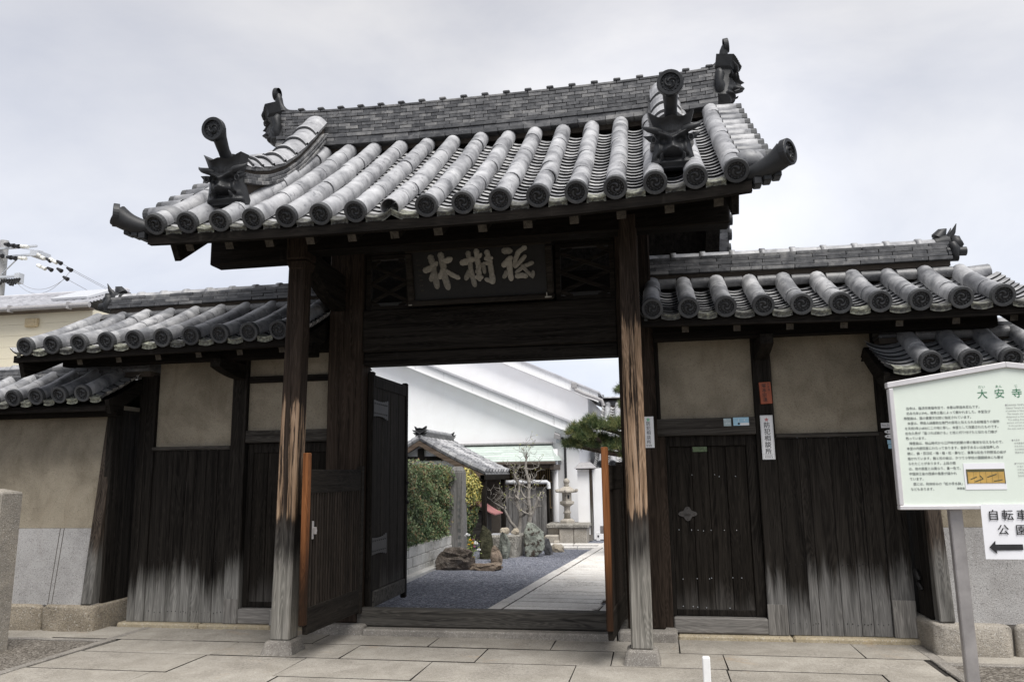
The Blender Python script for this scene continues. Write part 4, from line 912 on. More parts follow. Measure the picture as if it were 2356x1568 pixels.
# ------------------------------------------------------------------ wing walls left and right of the gate
def wing_roof(parent, W, xs, r, xl, xr, mats, ridge_x, zr0, n_courses=4, cap_step=0.285, ends=(), label_end=None, rear=True, vl=0.0, vr=0.0):
    roof = eave_timber(W, parent, xl + 0.02, xr - 0.02, 0.165)
    for x in xs:
        tile_row(W, x, r, 'tile_row', roof, mats, rd=r * 1.17)
        if rear: tile_row(W, x, r, 'tile_row', roof, mats, disc=False, rear=True)
    p = xs[1] - xs[0]
    cols = [(xs[i], xs[i + 1]) for i in range(len(xs) - 1)]
    if vl: cols.insert(0, (xs[0] - vl, xs[0]))
    if vr: cols.append((xs[-1], xs[-1] + vr))
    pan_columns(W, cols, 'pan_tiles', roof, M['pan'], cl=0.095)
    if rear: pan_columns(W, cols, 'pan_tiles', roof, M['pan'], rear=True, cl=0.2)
    eave_plates(W, cols, 'eave_plates', roof, M['moss'], h=0.05)
    x0, x1 = ridge_x
    mr, hh = course_ridge(x0, x1, W.Yr, zr0, [(0.036, 0.150 - 0.012 * k, 0.30) for k in range(n_courses)], 'ridge', roof, M['noshi'])
    mb = MB(); x = x0 + 0.02
    while x < x1 - 0.03:                                   # half round cap, one knuckle at each joint
        b = min(x + cap_step, x1); V = []; n = 9; tone = rnd.random()
        for (xx, rr) in ((x, 0.046), (x, 0.071), (x + 0.05, 0.071), (x + 0.055, 0.058), (b, 0.056)):
            for k in range(n):
                a = math.pi * k / (n - 1); V.append((xx, W.Yr - rr * 1.15 * math.cos(a), zr0(xx) + hh + rr * math.sin(a) - 0.004))
        mb.add(V, [(j * n + k, (j + 1) * n + k, (j + 1) * n + k + 1, j * n + k + 1) for j in range(4) for k in range(n - 1)], tone, True); x = b
    obj('ridge_cap', mb, M['tile'], roof)
    mb = MB()                                              # clay bedding and stopper tiles between the rows under the ridge
    for i in range(len(xs) - 1):
        a, b = xs[i] + r * 0.9, xs[i + 1] - r * 0.9; q = W.p((a + b) / 2, 0.99, 0.02); mb.tube([(a, q.y + 0.02, q.z), (b, q.y + 0.02, q.z)], 0.05, 10, rnd.random())
    obj('stopper_tiles', mb, M['noshi'], roof)
    for s_, xe in ends:
        z_ = zr0(xe) + hh; mb = MB(); c = (xe + s_ * 0.02, W.Yr, z_)
        mb.tube([(xe - s_ * 0.10, W.Yr, z_ - 0.01), (xe + s_ * 0.02, W.Yr, z_ + 0.01)], [0.075, 0.085], 14, 0.4)
        for q in (-1, 1): mb.tube([(xe + s_ * 0.02, W.Yr + q * 0.04, z_ + 0.05), (xe + s_ * 0.055, W.Yr + q * 0.06, z_ + 0.10), (xe + s_ * 0.085, W.Yr + q * 0.07, z_ + 0.175)], [0.035, 0.022, 0.003], 8, 0.3)
        mb.tube([(xe - s_ * 0.07, W.Yr, z_ + 0.06), (xe - s_ * 0.02, W.Yr, z_ + 0.12), (xe + s_ * 0.02, W.Yr, z_ + 0.15)], [0.06, 0.045, 0.006], 8, 0.3)
        mb.blob((xe + s_ * 0.07, W.Yr, z_ - 0.02), (0.075, 0.12, 0.09), 0.3, 14, 3, 0.12)
        for q in (-1, 1): mb.tube([(xe + s_ * 0.02, W.Yr + q * 0.10, z_ - 0.03), (xe + s_ * 0.03, W.Yr + q * 0.13, z_ - 0.09), (xe + s_ * 0.035, W.Yr + q * 0.11, z_ - 0.15)], [0.04, 0.045, 0.03], 9, 0.3)
        mb.tube([(xe - s_ * 0.04, W.Yr - 0.10, z_ - 0.10), (xe + s_ * 0.13, W.Yr - 0.10, z_ - 0.105)], 0.043, 12, 0.4); mb.tube([(xe - s_ * 0.04, W.Yr + 0.10, z_ - 0.10), (xe + s_ * 0.13, W.Yr + 0.10, z_ - 0.105)], 0.043, 12, 0.4)
        obj('ridge_end_tile', mb, M['tile_dark'], roof)
    return roof
def eave_set(parent, W, roof, xl, xr, rx, y_r=6.98, fasc=(6.90, 6.96)):
    mb = MB(); n = 10
    for i in range(n):
        a, b = xl + (xr - xl) * i / n, xl + (xr - xl) * (i + 1) / n
        P = [(a, fasc[0], W.ze(a) - 0.150), (b, fasc[0], W.ze(b) - 0.150), (b, fasc[1], W.ze(b) - 0.150), (a, fasc[1], W.ze(a) - 0.150)]; P += [(q[0], q[1], q[2] + 0.070) for q in P]
        mb.add(P, [(0, 3, 2, 1), (4, 5, 6, 7), (0, 1, 5, 4), (2, 3, 7, 6)] + ([(3, 0, 4, 7)] if i == 0 else []) + ([(1, 2, 6, 5)] if i == n - 1 else []), 0.4)
    obj('fascia_board', mb, M['eave_x'], roof)
    for xr_ in rx:
        mb = MB(); V = []; t0 = (y_r - W.Ye) / (W.Yt - W.Ye)
        for i in range(5):
            t = t0 + i * (0.98 - t0) / 4
            for (dx, o) in ((-0.03, -0.250), (0.03, -0.250), (0.03, -0.184), (-0.03, -0.184)): V.append(W.p(xr_ + dx, t, o))
        mb.add(V, [tuple(reversed((4 * i + j, 4 * i + (j + 1) % 4, 4 * i + 4 + (j + 1) % 4, 4 * i + 4 + j))) for i in range(4) for j in range(4)], rnd.random()); mb.add(V[:4], [(0, 1, 2, 3)], 0.8, False, 1)
        obj('rafter', mb, [M['wood_y'], M['raft']], roof)
def boards(parent, mat, xs_, y0, y1, z0, z1, name='board_panel', nails=True):
    mb = MB(); rg = random.Random(int(xs_[0] * 100))
    for a, b in zip(xs_[:-1], xs_[1:]):
        d = rg.uniform(0, 0.005); mb.box(a + 0.002, b - 0.002, y0 + d, y1, z0 + rg.uniform(0, .004), z1, rg.random(), 0.0025)
    o = obj(name, mb, mat, parent)
    if nails:
        mb = MB()
        for zc in (z0 + 0.10, 0.66):
            for a, b in zip(xs_[:-1], xs_[1:]):
                for f in (0.22, 0.5, 0.78):
                    if b - a < 0.08 and f == 0.5: continue
                    mb.blob((a + (b - a) * f, y0 + 0.003, zc + rg.uniform(-.008, .008)), (0.0045, 0.004, 0.006), 0.3, 6)
        obj('nails', mb, M['iron'], o)
    return o
def bracket(parent, xm, y_wall, zt):
    mb = MB(); V = []; n = 8
    for i in range(n + 1):
        f = i / n; y_ = y_wall - 0.50 * f; zl = zt - 0.16 + 0.075 * f ** 2; V += [(xm - 0.055, y_, zl), (xm + 0.055, y_, zl), (xm + 0.055, y_, zt), (xm - 0.055, y_, zt)]
    mb.add(V, [(4 * i + j, 4 * i + (j + 1) % 4, 4 * i + 4 + (j + 1) % 4, 4 * i + 4 + j) for i in range(n) for j in range(4)] + [(4 * n, 4 * n + 1, 4 * n + 2, 4 * n + 3)], 0.5); obj('bracket_arm', mb, M['wood_y'], parent)

# left wing
wl = thing('wing_wall', 'dark boarded gate wing without signs, its door half hidden behind the front post', 'wing wall', (-4.5, 7.75, 0))
WL = Roof(6.78, 7.78, 7.91, lambda x: 2.883 + 0.015 * (x + 3.5), 0.35, 0.11)
xsl = [-6.244 + 0.3058 * i for i in range(10)]
rl = wing_roof(wl, WL, xsl, 0.080, -6.46, -3.36, [M['tile_wing'], M['disc'], M['tile_dark']], (-6.12, -3.36), lambda x: 3.437 + 0.004 * (x + 3.5), 4, ends=((-1, -6.12),), vl=0.19, vr=0.18)
eave_set(wl, WL, rl, -6.42, -3.36, [-5.80 + 0.445 * k for k in range(6)], 6.93, (6.83, 6.89))
P = lambda name, mat, *b, bev=0.008, parent=None, label=None: P_(name, mat, *b, bev=bev, parent=parent, label=label)
P('eave_purlin', M['eave_x'], (-6.22, -3.345, 7.26, 7.38, 2.695, 2.83), parent=wl)
P('head_beam', M['eave_x'], (-5.56, -3.345, 7.66, 7.84, 2.80, 3.02), parent=wl)
mb = MB(); sweep_board(WL, -6.36, 0.05, -0.30, -0.12, 0.02, 1.0, False, mb, tip=0.02); sweep_board(WL, -3.40, 0.05, -0.30, -0.12, 0.02, 1.0, False, mb, tip=0.02); obj('bargeboard', mb, M['wood_y'], rl)
mb = MB(); mb.box(-6.2, -3.345, 7.72, 7.86, 3.02, 3.30, 0.4); obj('gable_board', mb, M['wood'], wl)
P('kerb_stone', M['kerb'], (-5.62, -4.7, 7.60, 7.95, -0.03, 0.042), (-4.695, -3.345, 7.60, 7.95, -0.03, 0.040), parent=wl, bev=0.016)
boards(wl, M['board_l'], [-5.56, -5.47, -5.362], 7.665, 7.80, 0.043, 2.62, 'corner_post', False)
boards(wl, M['board_l'], [-5.36, -5.13, -4.965, -4.86, -4.735, -4.60, -4.462], 7.68, 7.72, 0.043, 1.80)
P('sill_rail', M['lintel'], (-5.375, -4.462, 7.655, 7.76, 1.802, 1.842), parent=wl)
P('plaster_panel', M['plaster'], (-5.36, -4.462, 7.712, 7.80, 1.843, 2.80), parent=wl, bev=0)
o = P('middle_post', M['board_l'], (-4.460, -4.292, 7.665, 7.84, 0.043, 2.80), parent=wl)
P('patch_board', M['barz'], (-4.452, -4.300, 7.658, 7.668, 0.045, 0.285), parent=o, bev=0.002)
bracket(wl, -4.37, 7.66, 2.70)
P('door_lintel', M['lintel'], (-4.290, -3.30, 7.665, 7.80, 1.865, 1.992), parent=wl)
P('plaster_panel', M['plaster'], (-4.290, -3.30, 7.72, 7.80, 1.993, 2.80), parent=wl, bev=0)
P('cross_rail', M['wood_x'], (-4.290, -3.337, 7.69, 7.76, 2.50, 2.57), parent=wl)
d = boards(wl, M['door'], [-4.285, -4.06, -3.84, -3.60, -3.337], 7.745, 7.79, 0.19, 1.88, 'side_door', False)
P('door_frame', M['wood'], (-4.285, -4.22, 7.73, 7.744, 0.20, 1.86), (-4.219, -3.337, 7.73, 7.744, 1.76, 1.86), (-4.219, -3.337, 7.73, 7.744, 0.20, 0.25), parent=d, bev=0.004)
P('door_sill', M['bar'], (-4.290, -3.42, 7.66, 7.80, 0.044, 0.188), parent=wl)
P('foot_block', M['barz'], (-3.90, -3.45, 7.57, 7.655, 0.045, 0.20), parent=wl)

# right wing
wr = thing('wing_wall', 'dark boarded gate wing with small locked door and white sign plates', 'wing wall', (1.2, 7.75, 0))
WR = Roof(6.85, 7.66, 7.79, lambda x: 2.917 - 0.020 * x + 0.012 * max(0, x - 1.5) ** 2, 0.30, 0.095)
xsr = [0.0 + 0.3125 * i for i in range(10)]
rr_ = wing_roof(wr, WR, xsr, 0.080, -0.12, 3.12, [M['tile_wing'], M['disc'], M['tile_dark']], (-0.10, 2.76), lambda x: 3.420 - 0.008 * x + 0.006 * max(0, x - 1.5) ** 2, 5, ends=((1, 2.76),), vl=0.12, vr=0.31)
eave_set(wr, WR, rr_, -0.10, 3.06, [-0.164 + 0.447 * k for k in range(8)])
P('eave_purlin', M['eave_x'], (0.0, 2.92, 7.26, 7.38, 2.695, 2.83), parent=wr)
P('head_beam', M['eave_x'], (0.0, 2.18, 7.66, 7.84, 2.80, 3.02), parent=wr)
mb = MB(); sweep_board(WR, 3.04, 0.05, -0.30, -0.12, 0.02, 1.0, False, mb, tip=0.02); obj('bargeboard', mb, M['wood_y'], rr_)
mb = MB(); mb.box(0.0, 2.9, 7.72, 7.86, 3.02, 3.30, 0.4); obj('gable_board', mb, M['wood'], wr)
mb = MB()
c = WR.p(3.03, 0.97, 0.02); mb.tube([(2.80, 7.79, c.z - 0.01), (3.10, 7.79, c.z + 0.01)], [0.075, 0.08], 14, 0.5); obj('verge_cap_tile', mb, M['tile_wing'], rr_)
P('kerb_stone', M['kerb'], (0.10, 1.1, 7.60, 7.95, -0.03, 0.040), (1.105, 2.19, 7.60, 7.95, -0.03, 0.042), parent=wr, bev=0.016)
P('door_jamb', M['jamb'], (-0.05, 0.066, 7.665, 7.80, 0.043, 1.835), parent=wr)
P('door_lintel', M['lintel'], (-0.05, 0.905, 7.660, 7.80, 1.837, 2.000), parent=wr)
P('plaster_panel', M['plaster'], (-0.05, 0.905, 7.712, 7.80, 2.001, 2.80), parent=wr, bev=0)
P('side_post', M['wood'], (-0.05, 0.036, 7.665, 7.80, 2.001, 2.80), parent=wr)
sd = boards(wr, M['door'], [0.10, 0.30, 0.455, 0.62, 0.81], 7.735, 7.78, 0.225, 1.735, 'side_door', False)
P('back_panel', M['wood'], (0.06, 0.90, 7.792, 7.81, 0.10, 1.86), parent=sd, bev=0)  # added unseen backing, stops daylight showing through the door's board gaps
P('door_frame', M['wood'], (0.055, 0.1005, 7.705, 7.79, 0.189, 1.842), (0.8095, 0.905, 7.715, 7.79, 0.189, 1.842), (0.10, 0.81, 7.715, 7.80, 1.737, 1.842), (0.10, 0.81, 7.722, 7.80, 0.19, 0.245), parent=sd, bev=0.005)
mb = MB(); n = 28; V = []
for k in range(n):
    a = 2 * math.pi * k / n; q = 0.058 + 0.014 * math.cos(4 * a); V.append((0.243 + q * 1.22 * math.cos(a), 7.728, 1.108 + q * 0.93 * math.sin(a)))
V += [(v[0], 7.734, v[2]) for v in V]; mb.add(V, [tuple(range(n))] + [(k, n + k, n + (k + 1) % n, (k + 1) % n) for k in range(n)], 0.9)
mb.box(0.213, 0.272, 7.712, 7.727, 1.104, 1.111, 0.6, 0.002)
for q in ((0.243, 1.16), (0.243, 1.06), (0.182, 1.108), (0.303, 1.108)): mb.blob((q[0], 7.726, q[1]), (0.006, 0.004, 0.006), 0.9, 8)
obj('lock_plate', mb, M['iron_l'] if 'iron_l' in M else M['iron'], sd)
mb = MB(); rg = random.Random(2)
for zc, xs_ in ((1.46, (0.30, 0.51, 0.55, 0.70)), (0.955, (0.155, 0.27, 0.33, 0.38, 0.45, 0.57, 0.68)), (0.52, (0.17, 0.30, 0.41, 0.43, 0.62, 0.70)), (0.27, (0.16, 0.25, 0.29, 0.37, 0.58))):
    for x in xs_: mb.blob((x, 7.733, zc + rg.uniform(-.01, .01)), (0.0042, 0.004, 0.0042), 0.9, 8)
obj('nails', mb, M['zinc'], sd)
mb = MB(); mb.box(0.318, 0.452, 7.727, 7.734, 1.685, 1.733, 0.4); obj('glass_pane', mb, M['pane'] if 'pane' in M else M['rock_g'], sd)  # green inset in place of an open hole with foliage behind, no glass
P('door_sill', M['bar'], (0.068, 0.903, 7.655, 7.80, 0.044, 0.186), parent=wr, bev=0.012)
o = P('middle_post', M['board_r'], (0.907, 1.078, 7.665, 7.84, 0.043, 2.80), parent=wr)
P('patch_board', M['barz'], (0.902, 1.075, 7.658, 7.668, 0.045, 0.31), parent=o, bev=0.002)
bracket(wr, 0.99, 7.66, 2.70)
boards(wr, M['board_r'], [1.080, 1.27, 1.355, 1.545, 1.70, 1.80, 1.955], 7.68, 7.72, 0.043, 1.795)
P('sill_rail', M['lintel'], (1.080, 1.985, 7.655, 7.76, 1.797, 1.837), parent=wr)
P('plaster_panel', M['plaster'], (1.080, 1.985, 7.712, 7.80, 1.838, 2.80), parent=wr, bev=0)
o = boards(wr, M['board_r'], [1.957, 2.155], 7.665, 7.82, 0.043, 1.836, 'corner_post', False); P('corner_post', M['wood'], (1.987, 2.155, 7.667, 7.82, 1.838, 2.80), parent=wr)
P('patch_board', M['barz'], (1.962, 2.152, 7.656, 7.667, 0.045, 0.36), parent=o, bev=0.002)

# ------------------------------------------------------------------ low outer walls
def outer_wall(side, x_end, x_far, yb, yt, Wf, xs_, label, zr0, vl, vr, rx):
    o = thing('plaster_wall', label, 'wall', ((x_end + x_far) / 2, 7.8, 0)); s_ = 1 if x_far > x_end else -1
    a, b = sorted((x_end + s_ * 0.0, x_far))
    def slope(z): return yb + (yt - yb) * (z - 0.25) / 1.9
    def layer(name, mat, z0, z1, pr=0.0):
        mb = MB(); P4 = [(a, slope(z0) - pr, z0), (b, slope(z0) - pr, z0), (b, 8.1, z0), (a, 8.1, z0)]; Q4 = [(a, slope(z1) - pr, z1), (b, slope(z1) - pr, z1), (b, 8.1, z1), (a, 8.1, z1)]
        mb.add(P4 + Q4, [(0, 3, 2, 1), (4, 5, 6, 7), (0, 1, 5, 4), (1, 2, 6, 5), (2, 3, 7, 6), (3, 0, 4, 7)], 0.5); return obj(name, mb, mat, o)
    layer('upper_plaster', M['plaster'], 1.006, 2.3); layer('lower_render', M['pebble'], 0.24, 1.004, 0.006)
    mb = MB(); x = x_end - s_ * 0.06; rg = random.Random(4); 
    for w_ in (0.60, 0.72, 0.55, 0.8, 0.65):
        x2 = x + s_ * w_; q0, q1 = sorted((x, x2 - s_ * 0.014)); y0 = yb - 0.05
        mb.blob(((q0 + q1) / 2, (y0 + 8.0) / 2 - 0.005, 0.10), ((q1 - q0) / 2 + 0.006, (8.0 - y0) / 2 + 0.02, 0.150), rg.random(), 40, int(abs(x) * 100), 0.018, None, 0.20); x = x2
    st = obj('foot_stones', mb, M['foot'] if side < 0 else M['granite'], o)
    mb = MB(); q0, q1 = sorted((x_end - s_ * 0.02, x_far)); mb.box(q0, q1, yb - 0.015, 7.9, -0.03, 0.235, 0.5); obj('stone_joint', mb, M['mortar'], o)
    mb = MB(); w_ = 0.135                                           # slanting trim plank on the wall end
    q0, q1 = sorted((x_end - s_ * 0.005, x_end + s_ * w_ - s_ * 0.02))
    hexa(mb, [(q0, slope(0.25) - 0.035, 0.25), (q1, slope(0.25) - 0.035, 0.25), (q1, slope(0.25) + 0.1, 0.25), (q0, slope(0.25) + 0.1, 0.25), (q0, slope(2.2) - 0.035, 2.2), (q1, slope(2.2) - 0.035, 2.2), (q1, slope(2.2) + 0.1, 2.2), (q0, slope(2.2) + 0.1, 2.2)], 0.4, 0.01); obj('end_trim', mb, M['trim'], o)
    mb = MB(); q0, q1 = sorted((x_end - s_ * 0.03, x_end + s_ * 0.05))
    for k in range(4): 
        f0, f1 = 0.10 + (7.98 - slope(0.25) - 0.1) * k / 4, 0.10 + (7.98 - slope(0.25) - 0.1) * (k + 1) / 4; mb.box(q0, q1, slope(0.25) + f0, slope(0.25) + f1 - 0.003, 0.25, 2.25, None, 0.004)
    obj('end_boards', mb, M['wood'], o)  # dark all over, carrying the deep shadow between wall end and wing
    q0, q1 = min(xs_) - vl, max(xs_) + vr
    rf = wing_roof(o, Wf, xs_, 0.076, q0, q1, [M['tile_wing'], M['disc'], M['tile_dark']], rx, zr0, 3, rear=False, vl=vl, vr=vr)
    mb = MB(); mb.box(q0 + 0.05, q1 - 0.05, Wf.Ye + 0.07, Wf.Ye + 0.13, Wf.ze((q0 + q1) / 2) - 0.15, Wf.ze((q0 + q1) / 2) - 0.085, 0.4); mb.box(q0 + 0.1, q1 - 0.1, Wf.Ye + 0.30, Wf.Ye + 0.42, 2.17, 2.30, 0.4); obj('eave_timber', mb, M['eave_x'], rf)
    xe = q1 - 0.03 if side < 0 else q0 + 0.03
    mb = MB(); sweep_board(Wf, xe, 0.045, -0.22, -0.09, 0.03, 1.0, False, mb, tip=0.02); obj('bargeboard', mb, M['wood_y'], rf)
    return o, slope
OL = Roof(7.08, 7.62, 7.72, lambda x: 2.373 + 0.03 * (x + 6.2), 0.20, 0.07)
ol, sl = outer_wall(-1, -5.76, -9.5, 7.40, 7.60, OL, [-7.97 + 0.272 * i for i in range(9)], 'low tan plaster wall on rough brown stones behind the granite pillar', lambda x: 2.655 + 0.012 * (x + 6), 0.15, 0.27, (-8.1, -5.40))
mb = MB()
for x in (-6.27, -6.225): hexa(mb, [(x - 0.004, sl(0.25) - 0.008, 0.246), (x + 0.004, sl(0.25) - 0.008, 0.246), (x + 0.004, sl(0.25) + 0.02, 0.246), (x - 0.004, sl(0.25) + 0.02, 0.246), (x + 0.008, sl(1.0) - 0.008, 1.003), (x + 0.016, sl(1.0) - 0.008, 1.003), (x + 0.016, sl(1.0) + 0.02, 1.003), (x + 0.008, sl(1.0) + 0.02, 1.003)], 0.2, 0.001)
obj('render_joint', mb, M['mortar'], ol)
OR = Roof(6.90, 7.46, 7.60, lambda x: 2.368, 0.22, 0.08)
orr, sr = outer_wall(1, 2.215, 5.6, 7.28, 7.44, OR, [2.232 + 0.302 * i for i in range(10)], 'low plaster wall on granite blocks behind the information board', lambda x: 2.665, 0.36, 0.15, (2.0, 5.2))
mb = MB(); mb.tube([(2.16, 7.60, 0.62), (2.15, 7.55, 0.60), (2.16, 7.52, 0.55)], 0.022, 8, 0.5); mb.tube([(2.17, 7.58, 0.56), (2.155, 7.54, 0.52), (2.17, 7.5, 0.47)], 0.018, 8, 0.5)
tag(obj('water_tap', mb, M['iron']), 'small metal tap between the right boarded wing and the wall', 'tap')
# ------------------------------------------------------------------ signs on the timber
FR = (math.pi / 2, 0, 0)
def star(mb, cx, y, cz, r, flower=False):
    V = [(cx, y, cz)]
    for k in range(10):
        a = math.pi / 2 + k * math.pi / 5; q = r if k % 2 == 0 else r * 0.52; V.append((cx + q * math.cos(a), y, cz + q * math.sin(a)))
    mb.add(V, [(0, 1 + (k + 1) % 10, 1 + k) for k in range(10)], 0.5)
    for k in range(5):
        a = math.pi / 2 + k * math.pi * 0.4; mb.tube([(cx, y - 0.001, cz), (cx + r * 0.7 * math.cos(a), y - 0.001, cz + r * 0.7 * math.sin(a))], 0.0014, 5, 0.9)
def sign_plate(name, label, x0, x1, z0, z1, y, starmat, big, frame, group):
    o = thing(name, label, 'sign', ((x0 + x1) / 2, y, z0), group); cx = (x0 + x1) / 2; w_ = x1 - x0; h = z1 - z0
    mb = MB(); mb.box(x0, x1, y - 0.004, y, z0, z1, 0.5, 0.0015); obj('plate', mb, M['enamel'], o)
    mb = MB(); star(mb, cx, y - 0.0055, z1 - 0.10 * h, 0.021); obj('star_mark', mb, starmat, o)
    mb = MB(); step = 0.147 * h
    for i, ch in enumerate('防犯相談所'): text(ch, big, (cx, y - 0.006, z1 - 0.235 * h - i * step), FR, 'CENTER', mb, 1.0, 0.012 if frame else 0.002)
    text('堺北防犯協議会' if frame else '防犯協議会', 0.0105, (cx, y - 0.006, z0 + 0.083 * h), FR, 'CENTER', mb, 0.98); text('堺 北 警 察 署' if frame else '警  察  署', 0.0115, (cx, y - 0.006, z0 + 0.045 * h), FR, 'CENTER', mb)
    obj('lettering', mb, M['ink'], o)
    if frame:
        mb = MB(); e = 0.006
        for b in ((x0 + e, x0 + e + .001, z0 + e, z1 - e), (x1 - e - .001, x1 - e, z0 + e, z1 - e), (x0 + e, x1 - e, z1 - e - .001, z1 - e), (x0 + e, x1 - e, z0 + e, z0 + e + .001), (x0 + e, x1 - e, z0 + 0.12 * h, z0 + 0.12 * h + 0.001)): mb.box(b[0], b[1], y - 0.0052, y - 0.0042, b[2], b[3], 0.5)
        obj('border_line', mb, M['ink_soft'], o)
sign_plate('notice_sign', 'white vertical sign with red star below the reddish brown nameplate', 0.946, 1.060, 1.601, 2.010, 7.655, M['star_r'], 0.058, True, 'crime prevention signs')
sign_plate('notice_sign', 'white vertical sign with green star partly hidden by the worn front post', -0.136, -0.036, 1.727, 2.020, 7.552, M['star_g'], 0.041, False, 'crime prevention signs')
o = thing('nameplate', 'reddish brown wooden nameplate with black characters above the red star sign', 'nameplate', (1.0, 7.65, 2.1))
mb = MB(); hexa(mb, [(0.962, 7.638, 2.115), (1.068, 7.638, 2.119), (1.068, 7.662, 2.119), (0.962, 7.662, 2.115), (0.955, 7.638, 2.318), (1.060, 7.638, 2.322), (1.060, 7.662, 2.322), (0.955, 7.662, 2.318)], 0.5, 0.003); obj('board', mb, M['nameplate'], o)
mb = MB()
for i, ch in enumerate('塚本宗達'): text(ch, 0.043, (0.997 + 0.002 * i, 7.636, 2.283 - i * 0.044), FR, 'CENTER', mb, 1, 0.012)
for i, ch in enumerate('大安寺'): text(ch, 0.024, (1.038 + 0.002 * i, 7.636, 2.300 - i * 0.028), FR, 'CENTER', mb, 1, 0.008)
obj('characters', mb, M['ink'], o)
o = thing('sticker', 'small faded grey blue square plate on the grey door lintel', 'sticker', (0.65, 7.655, 1.95))
mb = MB(); mb.box(0.614, 0.683, 7.653, 7.658, 1.918, 1.990, 0.5, 0.001); obj('plate', mb, M['grey_st'], o)
mb = MB(); text('堺市上下', 0.015, (0.649, 7.651, 1.968), FR, 'CENTER', mb); text('水道局検', 0.015, (0.649, 7.651, 1.943), FR, 'CENTER', mb); obj('lettering', mb, M['enamel'], o)
o = thing('sticker', 'wider pale blue sticker with white lower corner on the grey door lintel', 'sticker', (0.77, 7.655, 1.95))
mb = MB(); mb.box(0.702, 0.845, 7.653, 7.658, 1.920, 1.997, 0.5, 0.001); obj('plate', mb, M['blue'], o)
mb = MB(); mb.box(0.765, 0.845, 7.650, 7.6525, 1.922, 1.945, 0.5); text('1', 0.036, (0.752, 7.651, 1.970), FR, 'CENTER', mb); text('4', 0.030, (0.803, 7.651, 1.968), FR, 'CENTER', mb); obj('white_print', mb, M['enamel'], o)
mb = MB(); mb.blob((0.752, 7.652, 1.937), (0.010, 0.002, 0.010), 0.5, 10); obj('dark_mark', mb, M['ink'], o)
o = thing('number_plate', 'narrow grey plate marked No.3-076 on the right corner post', 'plate', (2.06, 7.655, 1.88))
mb = MB(); mb.box(2.003, 2.125, 7.660, 7.664, 1.868, 1.913, 0.5, 0.001); obj('plate', mb, M['rail'], o)
mb = MB(); text('No.3-076', 0.028, (2.064, 7.658, 1.890), FR, 'CENTER', mb); obj('lettering', mb, M['ink_soft'], o)
for zc, lb in ((1.832, 'upper of two small white oval tags on the right corner post'), (1.790, 'lower of two small white oval tags on the right corner post')):
    o = thing('oval_tag', lb, 'tag', (2.09, 7.66, zc), 'oval tags on the corner post'); mb = MB()
    V = [(2.086 + 0.058 * math.cos(a), 7.659, zc + 0.019 * math.sin(a)) for a in [k * 0.2618 for k in range(24)]]; V += [(v[0], 7.664, v[2]) for v in V]
    mb.add(V, [tuple(range(24))] + [(k, 24 + k, 24 + (k + 1) % 24, (k + 1) % 24) for k in range(24)], 0.5); obj('plate', mb, M['enamel'], o)
    mb = MB(); mb.blob((2.052, 7.658, zc), (0.006, 0.002, 0.006), 0.5, 8); obj('hole', mb, M['ink'], o)
o = thing('sticker', 'pale blue double sticker with numbers below the oval tags', 'sticker', (2.09, 7.66, 1.7))
mb = MB(); mb.box(2.045, 2.145, 7.660, 7.664, 1.720, 1.757, 0.5, 0.001); mb.box(2.050, 2.148, 7.660, 7.664, 1.680, 1.717, 0.5, 0.001); obj('plate', mb, M['blue'], o)
mb = MB()
for zc in (1.738, 1.698): text('1994', 0.011, (2.082, 7.658, zc + 0.010), FR, 'CENTER', mb); text('01 041', 0.018, (2.100, 7.658, zc - 0.007), FR, 'CENTER', mb)
obj('lettering', mb, M['blue_line'], o)

# ------------------------------------------------------------------ information board
ib = thing('information_board', 'pale green house shaped information board standing on grey steel posts', 'information board', (1.81, 4.5, 0))
yb = 4.48; BX0, BX1, BZ0, BZ1, AX_, AZ = 1.236, 2.378, 1.300, 1.935, 1.807, 2.024
mb = MB(); V = [(BX0, yb, BZ0), (BX1, yb, BZ0), (BX1, yb, BZ1), (AX_, yb, AZ), (BX0, yb, BZ1)]; V += [(q[0], yb + 0.03, q[2]) for q in V]
mb.add(V, [(0, 1, 2, 3, 4), (9, 8, 7, 6, 5)] + [(k, 5 + k, 5 + (k + 1) % 5, (k + 1) % 5) for k in range(5)], 0.5); obj('panel', mb, M['cream'], ib)
mb = MB()
def rail(a, b, wd, inner):
    a, b = Vector(a), Vector(b); up = Vector(inner) * wd
    Pq = [a, b, b, a]; Pq = [(q[0], yb + (-0.014 if k < 2 else 0.038), q[2]) for k, q in enumerate([a, b, b, a])]
    hexa(mb, Pq + [(q[0] + up.x, q[1], q[2] + up.z) for q in Pq], 0.5, 0.003)
rail((BX0 - 0.012, 0, BZ0 - 0.012), (BX1 + 0.012, 0, BZ0 - 0.012), 0.022, (0, 0, 1))
rail((BX0 - 0.018, 0, BZ1 - 0.01), (AX_, 0, AZ - 0.01), 0.030, (0, 0, 1)); rail((AX_, 0, AZ - 0.01), (BX1 + 0.018, 0, BZ1 - 0.01), 0.030, (0, 0, 1))
mb.box(BX0 - 0.012, BX0 + 0.010, yb - 0.013, yb + 0.037, BZ0 + 0.011, BZ1 - 0.012, 0.5, 0.003); mb.box(BX1 - 0.010, BX1 + 0.012, yb - 0.013, yb + 0.037, BZ0 + 0.011, BZ1 - 0.012, 0.5, 0.003)
obj('frame', mb, M['rail'], ib)
for x in (1.470, 2.075):
    mb = MB(); mb.box(x + 0.008, x + 0.070, yb + 0.001 + 0.038, yb + 0.085, -0.3, 1.95, 0.5, 0.005); obj('leg_post', mb, M['steel'], ib)
yt = yb - 0.0015
mb = MB()
for ch, x in (('大', 1.683), ('安', 1.765), ('寺', 1.848)): text(ch, 0.052, (x, yt, 1.876), FR, 'CENTER', mb, 1, 0.004)
